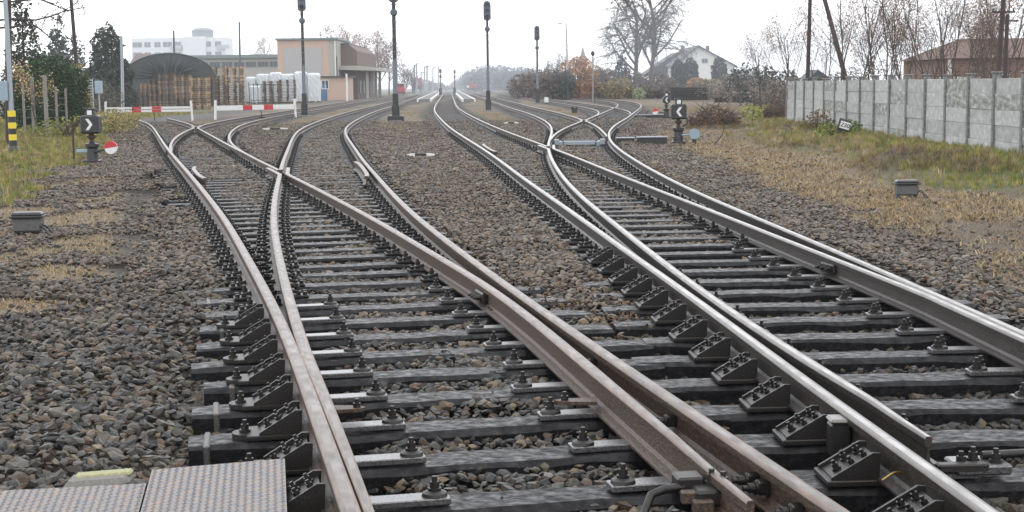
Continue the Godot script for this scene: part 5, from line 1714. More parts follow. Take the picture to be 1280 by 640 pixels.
	# brick house behind the concrete fence
	p = at(1187, 110, 76)
	ap = at(1224, 46, 76)
	ev = at(1187, 73, 76).y
	w = 9.5
	o = thing("brick_house", "reddish brick house with a brown hipped roof behind the concrete fence", "house", Vector3(p.x, 0, p.z))
	m = MB.new()
	m.box(T(Vector3(w / 2, ev / 2, -4.5)), Vector3(w, ev, 9))
	part(o, "wall", m.mesh(M.brick_red))
	m = MB.new()
	var e0 := Vector3(-0.25, ev, 0.3)
	var e1 := Vector3(w + 0.25, ev, 0.3)
	var e2 := Vector3(w + 0.25, ev, -9.3)
	var e3 := Vector3(-0.25, ev, -9.3)
	var r0 := Vector3(ap.x - p.x, ap.y, -3.2)
	var r1 := Vector3(ap.x - p.x + 4.4, ap.y, -3.2)
	m.quad(e0, e1, r1, r0); m.quad(e2, e3, r0, r1); m.tri(e3, e0, r0); m.tri(e1, e2, r1); m.quad(e3, e2, e1, e0)
	part(o, "roof", m.mesh(flat("roof_brown", 0.135, 0.085, 0.065, 0.9, 0.0, 0.4, 1.2)))
	bx(o, "corner_trim", "plaster_white", Vector3(-0.12, 0, 0.0), Vector3(0.06, ev - 0.02, 0.09))
	window(o, 2.6, 1.35, 1.0, 0.9, 0.0)
	bx(o, "lean_to", "plaster_white", Vector3(-0.9, 0, 1.2), Vector3(0.9, 1.7, 2.6))
	# small dark gable behind the fence
	p = at(1012, 110, 88)
	q = at(1035, 110, 88)
	o = thing("garden_shed", "small shed with a dark blue gable roof between the wooden poles", "shed", Vector3(p.x, 0, p.z))
	w = q.x - p.x
	ev = at(1020, 98, 88).y
	h = at(1022, 87, 88).y
	bx(o, "wall", "hall_wall", Vector3(0.05, 0, -2.5), Vector3(w - 0.05, ev, 0))
	m = MB.new()
	m.prism(PackedVector2Array([Vector2(-0.1, ev), Vector2(w + 0.1, ev), Vector2(w * 0.42, h)]), T(Vector3(0, 0, -2.7)), 2.9)
	part(o, "roof", m.mesh(flat("slate_blue", 0.04, 0.055, 0.075, 0.7)))
	# spire behind the orange tree
	p = at(729, 80, 330)
	o = thing("church_spire", "slim dark church spire rising behind the orange tree", "church", Vector3(p.x, 0, p.z))
	h = at(729, 57, 330).y
	bx(o, "tower", "plaster_grey", Vector3(-0.8, 0, -2.0), Vector3(0.8, h - 3.4, -0.4))
	m = MB.new()
	m.lathe([Vector2(1.25, h - 3.4), Vector2(0.8, h - 2.4), Vector2(0.55, h - 2.2), Vector2(0.2, h - 0.8), Vector2(0.04, h)], T(Vector3(0, 0, -1.2)), 8)
	part(o, "spire", m.mesh(M.roof_dark))
	make_yard()

func make_yard() -> void:
	# stacked old sleepers
	var p := gp(840, 125.5)
	var d := -p.z
	var w := 44.0 * d / F
	var o := thing("sleeper_stack", "low black stack of old sleepers on the dry grass before the house", "sleeper stack", p)
	var n := 6
	var high := 16.0 * d / F / n
	var m := MB.new()
	m.box(T(Vector3.ZERO), Vector3(w * 0.97, high * 0.93, 0.26), 0.02)
	var sm := m.mesh(M.old_wood)
	for k in n:
		for j in 4:
			if k == n - 1 and j == 1: continue
			part(o, "sleeper", sm, T(Vector3(w / 2 + rnd(-0.12, 0.12), high * (k + 0.5), -j * 0.3 + rnd(-0.03, 0.03)), rnd(-0.015, 0.015)))
	p = gp(905, 128)
	o = thing("sleeper_stack", "single row of dark sleepers lying beside the fence end bushes", "sleeper stack", p)
	for k in 2: part(o, "sleeper", sm, T(Vector3(0.8, high * (k + 0.5), 0), 0.05))
	# concrete cable cabinet
	p = gp(818, 119)
	p = at(818, 119, 160)
	o = thing("cable_cabinet", "pale grey blue cabinet on a concrete plinth left of the sleeper stack", "cabinet", Vector3(p.x, 0, p.z))
	bx(o, "plinth", "plaster_grey", Vector3(-0.24, 0, -0.2), Vector3(0.24, 0.75, 0.2))
	bx(o, "case", "blue_grey", Vector3(-0.3, 0.75, -0.22), Vector3(0.3, 1.75, 0.22), 0.02)
	# low platforms between the tracks
	for q in [[521.0, 538.0, "low platform strip with white edges left of the middle track"], [577.5, 594.0, "low platform strip with white edges right of the middle track"]]:
		var a := gp(q[0], 124, 0.25)
		var b := gp(q[1], 124, 0.25)
		var run_z := -250.0
		o = thing("platform", q[2], "platform", Vector3.ZERO, 0, "low platforms")
		m = MB.new()
		var sh := Vector3(run_z * 0.0428, 0, run_z)
		var inset := Vector3(0.16, 0, 0)
		b.z = a.z
		m.quad(a + inset, b - inset, b - inset + sh, a + inset + sh)
		part(o, "surface", m.mesh(flat("asphalt", 0.14, 0.135, 0.13, 0.9)))
		for e in [[a, a + inset], [b - inset, b]]:
			m = MB.new()
			var l: Vector3 = e[0] + Vector3(0, 0.01, 0)
			var r: Vector3 = e[1] + Vector3(0, 0.01, 0)
			var dn := Vector3(0, -0.35, 0)
			m.quad(l, r, r + sh, l + sh)
			m.quad(l + dn, r + dn, r, l)
			m.quad(l + sh, l + sh + dn, l + dn, l)
			m.quad(r, r + dn, r + sh + dn, r + sh)
			part(o, "edge_stone", m.mesh(M.white_paint))
		m = MB.new()
		m.quad(a + Vector3(0.15, -0.35, 0), b + Vector3(-0.15, -0.35, 0), b + Vector3(-0.15, -0.005, 0), a + Vector3(0.15, -0.005, 0))
		part(o, "front", m.mesh(M.fence_post))
	# red rail trolley
	p = at(499, 117, 255)
	o = thing("rail_trolley", "red rail trolley with a pale roof standing beside the station platform", "rail vehicle", Vector3(p.x, 0, p.z))
	bx(o, "body", "red_paint", Vector3(-1.0, 0.5, -3), Vector3(1.0, 1.35, 0), 0.08)
	bx(o, "cab", "red_paint", Vector3(-0.85, 1.35, -2.6), Vector3(0.85, 2.0, -0.5), 0.05)
	bx(o, "roof", "white_paint", Vector3(-0.9, 2.0, -2.8), Vector3(0.9, 2.2, -0.4), 0.05)
	for s in [-1, 1]:
		bx(o, "windscreen", "window_dark", Vector3(s * 0.42 - 0.36, 1.5, -0.5), Vector3(s * 0.42 + 0.36, 1.95, -0.46))
		m = MB.new()
		m.tube([Vector3(s * 0.72 - 0.06, 0.36, -0.5), Vector3(s * 0.72 + 0.06, 0.36, -0.5)], [0.36], 14)
		part(o, "wheel", m.mesh(M.black_paint))
		m = MB.new()
		m.tube([Vector3(s * 0.6, 0.9, 0.0), Vector3(s * 0.6, 0.9, 0.06)], [0.11], 10)
		part(o, "headlight", m.mesh(M.lens))
	bx(o, "buffer_beam", "black_paint", Vector3(-1.1, 0.3, -0.1), Vector3(1.1, 0.5, 0.1))
	# tank wagon
	p = at(521, 116, 370)
	o = thing("tank_wagon", "round red tank wagon end seen along the left tracks in the mist", "tank wagon", Vector3(p.x, 0, p.z))
	m = MB.new()
	m.tube([Vector3(0, 2.35, -12), Vector3(0, 2.35, -0.3), Vector3(0, 2.35, -0.1), Vector3(0, 2.35, 0.0)], [1.42, 1.42, 1.3, 0.9], 24)
	part(o, "tank", m.mesh(flat("dull_red", 0.26, 0.035, 0.05, 0.6, 0.0, 0.3, 0.4)))
	bx(o, "frame", "black_paint", Vector3(-1.2, 0.7, -12), Vector3(1.2, 1.0, 0.2))
	for s in [-1, 1]:
		m = MB.new()
		m.tube([Vector3(s * 0.75 - 0.07, 0.45, -1.5), Vector3(s * 0.75 + 0.07, 0.45, -1.5)], [0.46], 14)
		part(o, "wheel", m.mesh(M.black_paint))
		m = MB.new()
		m.tube([Vector3(s * 0.87, 1.05, 0.2), Vector3(s * 0.87, 1.05, 0.6), Vector3(s * 0.87, 1.05, 0.66)], [0.09, 0.09, 0.22], 10)
		part(o, "buffer", m.mesh(M.black_paint))
	# far wagon on the right
	p = at(589, 113, 380)
	o = thing("freight_wagon", "dull red freight wagon before the misty wood", "freight wagon", Vector3(p.x, 0, p.z))
	bx(o, "box_body", "dull_red", Vector3(-1.3, 0.9, -11), Vector3(1.3, 2.1, 0), 0.05)
	bx(o, "underframe", "black_paint", Vector3(-1.2, 0.55, -11), Vector3(1.2, 0.88, 0.1))
	for s in [-1, 1]:
		m = MB.new()
		m.tube([Vector3(s * 0.75 - 0.07, 0.45, -1.5), Vector3(s * 0.75 + 0.07, 0.45, -1.5)], [0.46], 12)
		part(o, "wheel", m.mesh(M.black_paint))
	bx(o, "white_stripe", "white_paint", Vector3(-1.25, 1.0, 0.005), Vector3(-0.5, 1.6, 0.03))
	# lamp post with an arm, the white post and far masts
	o = pole("lamp_post", "tall grey lamp post with a double arm behind the bushes", at(710, 121, 150), at(707.5, 29, 150), 0.11, 0.075, "mast_grey", "posts in the yard")
	var top := at(707.5, 30, 150) - o.position
	m = MB.new()
	m.tube([top, top + Vector3(-0.25, 0.08, 0), top + Vector3(-0.4, 0.07, 0)], [0.035], 6)
	part(o, "arm", m.mesh(M.mast_grey))
	m = MB.new()
	m.box(T(top + Vector3(-0.62, 0.05, 0), 0, 0, -0.15), Vector3(0.5, 0.1, 0.2), 0.03)
	part(o, "luminaire", m.mesh(M.signal_grey))
	o = pole("lamp_post", "thin white post with a dark lamp head and red banded foot", gp(741, 128.5), at(741, 70, 113), 0.055, 0.05, "white_paint", "posts in the yard")
	top = at(741, 68.5, 113) - o.position
	m = MB.new()
	m.lathe([Vector2(0.05, -0.1), Vector2(0.16, 0.05), Vector2(0.14, 0.2), Vector2(0.0, 0.34)], T(top), 12)
	part(o, "lamp_head", m.mesh(M.black_paint))
	for k in 3: bx(o, "foot_band", "rust_brown" if k != 1 else "black_paint", Vector3(-0.1, 0.1 + k * 0.22, -0.1), Vector3(0.1, 0.32 + k * 0.22, 0.1))
	# distant masts along the platforms: [px x, base y, top y, depth, radius, label]
	var far := [[517.5, 116, 82, 300, 0.16, "misty grey mast left of the tank wagon"], [520.5, 116, 80, 300, 0.2, "misty grey mast close behind the tank wagon"], [526, 115, 91, 330, 0.14, "short misty mast right of the tank wagon"], [530.2, 115, 84, 330, 0.22, "thick dark misty mast before the platform lamps"], [533.4, 115, 83, 340, 0.26, "broad pale misty mast with a flat head"], [540.8, 114, 85, 360, 0.2, "slim pale misty lamp mast with an arm"], [547.8, 114, 84, 370, 0.22, "pale misty lamp mast next to the dark signal"]]
	for f in far:
		var foot: Vector3 = at(f[0], 106, f[3])
		foot.y = 0.0
		var tp: Vector3 = at(f[0] + 0.3, f[2], f[3])
		o = pole("platform_mast", f[5], foot, tp, f[4], f[4] * 0.8, "mast_grey" if f[4] > 0.19 else "signal_grey", "masts along the far platforms")
		bx(o, "mast_head", "signal_grey", tp - foot + Vector3(-0.1, 0, -0.15), tp - foot + Vector3(0.9 if f[2] > 82 else 0.4, 0.18, 0.15))
	for f in [[550.6, 88, 250, "dark far signal left of the middle track"], [568.2, 89, 270, "dark far signal right of the middle track"]]:
		var foot: Vector3 = at(f[0], 112, f[2])
		foot.y = 0.0
		var tp: Vector3 = at(f[0], f[1], f[2])
		o = pole("far_signal", f[3], foot, tp, 0.1, 0.08, "black_paint", "far signals")
		m = MB.new()
		m.box(T(tp - foot + Vector3(0, -0.1, 0.05)), Vector3(0.42, 0.7, 0.2), 0.08)
		m.box(T(tp - foot + Vector3(0, -1.05, 0.05)), Vector3(0.36, 0.6, 0.2), 0.08)
		part(o, "signal_head", m.mesh(M.black_paint))
		bx(o, "base_box", "black_paint", Vector3(-0.25, 0, -0.2), Vector3(0.25, 1.2, 0.2))
	for f in [[652, 86, 116, 300, "thin dark pole standing in the misty bushes"], [660.5, 85, 116, 300, "second thin dark pole in the misty bushes"], [217, 38, 100, 150, "thin dark pole rising behind the arched hall"], [299, 27, 100, 150, "dark street pole behind the highest pallet stack"], [151.5, 45, 112, 105, "pale concrete pole before the big conifer"], [138.5, 92, 118, 120, "short white post before the conifer hedge"], [433, 92, 124, 165, "white post in front of the station building"]]:
		var foot: Vector3 = at(f[0] + 0.5, 106, f[3])
		foot.y = 0.0
		pole("thin_pole", f[4], foot, at(f[0], f[1], f[3]), 0.13 if f[3] < 200 else 0.2, 0.1 if f[3] < 200 else 0.16, "white_paint" if f[4].contains("white") else "mast_grey" if f[4].contains("pale") else "signal_grey", "thin poles")
	# the wire between lamp post and roof
	var wp := [at(499, 50.5, 150), at(550, 52.8, 150), at(606, 53, 150), at(660, 49, 150), at(707, 42, 150)]
	m = MB.new()
	m.tube(wp, [0.022], 4)
	solo("overhead_wire", m.mesh(M.wire), "thin overhead wire sagging across the white sky to the lamp post", "wire")
	m = MB.new()
	m.tube([at(708, 40, 150), at(725, 47, 151), at(750, 57, 153), at(780, 63, 156)], [0.022], 4)
	solo("overhead_wire", m.mesh(M.wire), "thin overhead wire running down from the lamp post to the twin tree", "wire")

# ================================================================ vegetation
func leaf_mat(called: String, back := 0.25) -> StandardMaterial3D:
	if M.has(called): return M[called]
	var m := mat(called, Color.WHITE, 0.75, 0.0, null, Vector3.ONE, null, null, 0.0, true)
	m.metallic_specular = 0.25
	m.backlight_enabled = true
	m.backlight = Color(back, back, back * 0.7)
	return m
func tint(c: Array, vary := 0.3) -> Color:
	var q: Array = c[rng.randi() % c.size()]
	var k := rnd(1.0 - vary, 1.0 + vary)
	return Color(q[0] * k, q[1] * k, q[2] * k)
func leaf(m: MB, p: Vector3, s: float) -> void:
	var a := Vector3(rnd(-1, 1), rnd(-0.7, 0.7), rnd(-1, 1)).normalized()
	var b := a.cross(Vector3(rnd(-1, 1), rnd(-1, 1), rnd(-1, 1))).normalized()
	m.tri(p - b * s * 0.4, p + a * s, p + b * s * 0.4)
	m.tri(p - b * s * 0.4, p + b * s * 0.4, p - a * s * 0.6)
# a bare tree: limbs fork and fork again; tips are where leaves may hang
func limbs(m: MB, tips: Array, p: Vector3, dir: Vector3, length: float, r: float, level: int, o: Dictionary) -> void:
	var n := 5 if level == 0 else 4 if level == 1 else 3
	var pts := [p]
	var rs := [r]
	var d := dir
	var q := p
	for i in n:
		var up: float = o.get("rise", 0.12) if level < 2 else o.get("droop", 0.0)
		d = (d + Vector3(rnd(-1, 1), rnd(-0.6, 0.6), rnd(-1, 1)) * o.get("wander", 0.16) + Vector3(0, up, 0)).normalized()
		q += d * length / n
		pts.append(q)
		rs.append(r * lerpf(1.0, 0.45 if level < o.levels else 0.3, (i + 1.0) / n))
	m.tube(pts, rs, 8 if level == 0 else 5 if level == 1 else 3, level == 0)
	if level >= o.levels:
		tips.append(q)
		tips.append(pts[n - 1])
		return
	var kids: int = o.forks[mini(level, o.forks.size() - 1)]
	for k in kids:
		var f := lerpf(o.get("bare", 0.35) if level == 0 else 0.25, 1.0, (k + rnd(0.1, 0.9)) / kids)
		var i := clampi(int(f * n), 0, n - 1)
		var base: Vector3 = pts[i].lerp(pts[i + 1], f * n - i)
		var ax: Vector3 = (pts[i + 1] - pts[i]).normalized()
		var side := ax.cross(Vector3(rnd(-1, 1), rnd(-1, 1), rnd(-1, 1))).normalized()
		var ang: float = o.get("angle", 0.75) * rnd(0.7, 1.25)
		var nd := (ax * cos(ang) + side * sin(ang)).normalized()
		limbs(m, tips, base, nd, length * o.get("short", 0.62) * rnd(0.75, 1.2) * (1.15 - 0.45 * f), rs[i] * 0.58, level + 1, o)
func bare_tree(label: String, base: Vector3, h: float, o: Dictionary, leaves := 0, cols := [[0.16, 0.09, 0.05]], leaf_size := 0.06, bark := "bark_grey", group := "bare trees", called := "bare_tree") -> Node3D:
	var t := thing(called, label, "tree", base, rnd(0, TAU), group)
	var m := MB.new()
	var tips := []
	var trunks: int = o.get("trunks", 1)
	var c := MB.new()
	for k in trunks:
		var lean := Vector3(rnd(-1, 1), 0, rnd(-1, 1)) * (0.12 if trunks == 1 else 0.3) + Vector3.UP
		var start := Vector3(rnd(-0.25, 0.25), -0.15, rnd(-0.25, 0.25)) * (0.0 if trunks == 1 else 1.0) + Vector3(0, -0.1, 0)
		limbs(m, tips, start, lean.normalized(), h * o.get("trunk", 0.72) * rnd(0.85, 1.1), h * o.get("thick", 0.018), 0, o)
	part(t, "trunk", m.mesh(M[bark]))
	for k in leaves:
		var p: Vector3 = tips[rng.randi() % tips.size()] + Vector3(rnd(-1, 1), rnd(-1, 1), rnd(-1, 1)) * leaf_size * 4.5
		c.col = tint(cols)
		leaf(c, p, leaf_size * rnd(0.6, 1.3))
	if leaves: part(t, "crown", c.mesh(leaf_mat("leaf")))
	return t
# a leafy mass: clumps of small leaves round a few stems
func leafy(called: String, label: String, category: String, base: Vector3, size: Vector3, cols: Array, n: int, leaf_size: float, shape := "round", group := "", bark := "bark_grey", holes := 0.25) -> Node3D:
	var t := thing(called, label, category, base, 0.0, group)
	var m := MB.new()
	var c := MB.new()
	var nz := FastNoiseLite.new()
	nz.seed = rng.randi()
	nz.frequency = 1.7 / maxf(size.x, 0.6)
	var stems := 1 if shape != "round" else 4
	for k in stems:
		var e := Vector3(rnd(-0.3, 0.3) * size.x, size.y * rnd(0.6, 0.85), rnd(-0.3, 0.3) * size.z) if shape == "round" else Vector3(0, size.y * 0.92, 0)
		m.tube([Vector3(e.x * 0.2, -0.15, e.z * 0.2), e * 0.5 + Vector3(rnd(-0.05, 0.05), 0, 0), e], [size.x * 0.05, size.x * 0.035, size.x * 0.01], 6)
		for j in 5:
			var f := rnd(0.35, 0.95)
			var s: Vector3 = e * f
			var out := Vector3(rnd(-1, 1), rnd(0.1, 0.7), rnd(-1, 1)) * size.x * 0.3 * (1.0 - f * 0.5)
			m.tube([s, s + out * 0.6, s + out], [size.x * 0.015, size.x * 0.01, size.x * 0.004], 4, false)
	part(t, "trunk", m.mesh(M[bark]))
	var made := 0
	var tries := 0
	while made < n and tries < n * 6:
		tries += 1
		var u := Vector3(rnd(-1, 1), rnd(0, 1), rnd(-1, 1))
		var p: Vector3
		var rad := Vector2(u.x, u.z).length()
		if rad > 1.0: continue
		if shape == "cone":
			var lim := pow(1.0 - u.y, 0.75) * (1.0 - 0.13 * absf(sin(u.y * 22.0)))
			if rad > lim or rad < lim * 0.45: continue
			if u.y < 0.04: continue
		elif shape == "big":
			var lim := pow(1.0 - u.y, 0.55) * (0.9 + 0.1 * sin(u.y * 19.0)) * (0.8 + 0.2 * minf(1.0, u.y * 6.0))
			if rad > lim or rad < lim * 0.5: continue
		elif shape == "column":
			var lim := minf(1.0, 2.2 * pow(1.0 - u.y, 0.6)) * (0.75 + 0.25 * minf(1.0, u.y * 5.0))
			if rad > lim or rad < lim * 0.5: continue
		else:
			var e := Vector3(u.x, u.y * 2.0 - 0.85, u.z).length()
			if e > 1.0 or e < 0.42: continue
		p = Vector3(u.x * size.x, u.y * size.y, u.z * size.z)
		if nz.get_noise_3d(p.x, p.y, p.z) < holes - 0.5: continue
		p += Vector3(nz.get_noise_3d(p.x + 50, p.y, p.z), nz.get_noise_3d(p.x, p.y + 50, p.z) * 0.6, nz.get_noise_3d(p.x, p.y, p.z + 50)) * size.x * 0.35
		c.col = tint(cols)
		leaf(c, p, leaf_size * rnd(0.6, 1.4))
		made += 1
	part(t, "crown", c.mesh(leaf_mat("leaf")))
	return t

func tuft(m: MB, blades: int, h: float, spread: float, width: float, lean: float) -> void:
	for k in blades:
		var a := rnd(0, TAU)
		var b := Vector3(rnd(-1, 1), 0, rnd(-1, 1)) * spread
		var d := Vector3(cos(a), 0, sin(a))
		var w := Vector3(-sin(a), 0, cos(a)) * width * rnd(0.6, 1.2)
		var hh := h * rnd(0.5, 1.15)
		var l := lean * rnd(0.3, 1.3) * hh
		var q := b + Vector3(0, hh * 0.6, 0) + d * l * 0.4
		var e := b + Vector3(0, hh, 0) + d * l
		var g := rnd(0.75, 1.25)
		m.col = Color(g, g, g)
		m.quad(b - w, b + w, q + w * 0.7, q - w * 0.7)
		m.tri(q - w * 0.7, q + w * 0.7, e)
func scatter(called: String, label: String, category: String, meshes: Array, spots: Array) -> void:   # spots: [Transform3D, Color]
	var lists := []
	for k in meshes.size(): lists.append([])
	for s in spots: lists[rng.randi() % meshes.size()].append(s)
	for k in meshes.size():
		var mm := MultiMesh.new()
		mm.transform_format = MultiMesh.TRANSFORM_3D
		mm.use_colors = true
		mm.mesh = meshes[k]
		mm.instance_count = lists[k].size()
		for i in lists[k].size():
			mm.set_instance_transform(i, lists[k][i][0])
			mm.set_instance_color(i, lists[k][i][1])
		var o := MultiMeshInstance3D.new()
		o.name = numbered(called)
		o.multimesh = mm
		add_child(o)
		tag(o, label, category, label, "stuff")
func put_tuft(spots: Array, x: float, d: float, s: float, c: Color) -> void:
	spots.append([Transform3D(Basis(Vector3.UP, rnd(0, TAU)).scaled(Vector3(s, s * rnd(0.7, 1.3), s)), Vector3(x, ground_y(x, d) - 0.01, -d)), c])

func make_grass() -> void:
	leaf_mat("grass_blade", 0.3)
	var low := []
	var tall := []
	for k in 4:
		var m := MB.new()
		tuft(m, 12, 0.055, 0.10, 0.004, 1.2)
		low.append(m.mesh(M.grass_blade))
		m = MB.new()
		tuft(m, 16, 0.26, 0.10, 0.006, 0.55)
		tall.append(m.mesh(M.grass_blade))
	var a := []      # short dry grass
	var b := []      # green grass and weeds
	var dry := [[0.30, 0.22, 0.12], [0.25, 0.175, 0.09], [0.36, 0.28, 0.17], [0.20, 0.14, 0.08]]
	var grn := [[0.14, 0.165, 0.035], [0.19, 0.205, 0.045], [0.25, 0.24, 0.06], [0.30, 0.27, 0.08], [0.10, 0.13, 0.03]]
	for k in 100000:
		var d := lerpf(9.0, 95.0, pow(rng.randf(), 1.5))
		var x := rnd(-1.0, 1.0) * (0.37 * d + 1.8)
		var w := wide_of(x, d)
		var bare := noise.get_noise_2d(x * 2.2 + 7, d * 2.2)
		var k2 := noise2.get_noise_2d(x, d)
		var gr := green_right(x, d)
		var gl := green_left(x, d)
		if w > 1.4:
			if gr > 0.1:
				var q := smooth(0.0, 1.5, gr)
				if rng.randf() < 0.6 + 0.35 * smooth(-0.25, 0.2, bare): put_tuft(b, x, d, rnd(0.25, 0.62) * lerpf(0.5, 0.9, q) * (1.0 + d * 0.006), tint(grn if rng.randf() < 0.5 + k2 * 0.9 else dry))
			elif x - ballast_edge_right(d) + bare * 0.7 > 0.25 and rng.randf() < 0.9 - 0.7 * smooth(0.0, 0.25, k2):
				put_tuft(a, x, d, rnd(0.5, 1.2) * (1.0 + d * 0.006), tint(dry))
		elif w < -1.9:
			if gl > 0.1: put_tuft(b, x, d, rnd(0.2, 0.48) * (1.0 + d * 0.008), tint(grn if rng.randf() < 0.68 else dry))
			elif w < -2.0 and moss(x, d) > 0.3: put_tuft(a, x, d, rnd(0.45, 0.85), tint(dry))
		elif d > 42.0 and near_track(x, d) > 1.75 and rng.randf() < smooth(42.0, 60.0, d) * (0.5 + k2):
			put_tuft(a, x, d, rnd(0.7, 1.4), tint(dry))
	scatter("dry_grass", "short dry tan grass on the bare ground beside the ballast", "grass", low, a)
	scatter("green_grass", "green and yellowish grass and weeds beside the fences", "grass", tall, b)
	# dead brown stalks on the earth heaps
	var stalk := []
	for k in 3:
		var m := MB.new()
		tuft(m, 22, 0.3, 0.16, 0.005, 1.0)
		stalk.append(m.mesh(M.grass_blade))
	var c := []
	var brown := [[0.14, 0.095, 0.062], [0.19, 0.13, 0.085], [0.09, 0.062, 0.045], [0.25, 0.18, 0.115]]
	for q in MOUNDS:
		for k in int(430 * q[2] * q[3] * (1.0 if q[4] > 0.2 else 0.5)):
			var r := sqrt(rng.randf()) * 1.15
			var an := rnd(0, TAU)
			var x: float = q[0] + cos(an) * r * q[2]
			var d: float = q[1] + sin(an) * r * q[3]
			put_tuft(c, x, d, rnd(0.25, 0.55), tint(brown if rng.randf() < 0.7 else grn))
	scatter("dead_stalks", "matted dead brown stalks on the earth heaps by the fence", "dead weeds", stalk, c)
	# fallen leaves
	var lv := []
	for k in 3:
		var m := MB.new()
		for j in 5: leaf(m, Vector3(rnd(-0.12, 0.12), 0.012, rnd(-0.12, 0.12)), 0.035)
		lv.append(m.mesh(leaf_mat("leaf")))
	var f := []
	var lc := [[0.13, 0.08, 0.05], [0.17, 0.11, 0.065], [0.09, 0.06, 0.04]]
	for k in 1500:
		var d := rnd(24.0, 50.0)
		var x := -0.36 * d + rng.randf() * 5.5
		if wide_of(x, d) < -1.2: f.append([Transform3D(Basis(Vector3.UP, rnd(0, TAU)), Vector3(x, ground_y(x, d) + 0.01, -d)), tint(lc)])
	for k in 260:
		var d := rnd(9.0, 26.0)
		var i := int(d * 4)
		var x: float = lerpf(table["T2"][i] + 1.0, table["T3"][i] - 1.0, rng.randf())
		f.append([Transform3D(Basis(Vector3.UP, rnd(0, TAU)).scaled(Vector3.ONE * 0.7), Vector3(x, -0.01, -d)), tint(lc)])
	scatter("fallen_leaves", "small brown fallen leaves strewn over gravel and grass", "leaves", lv, f)

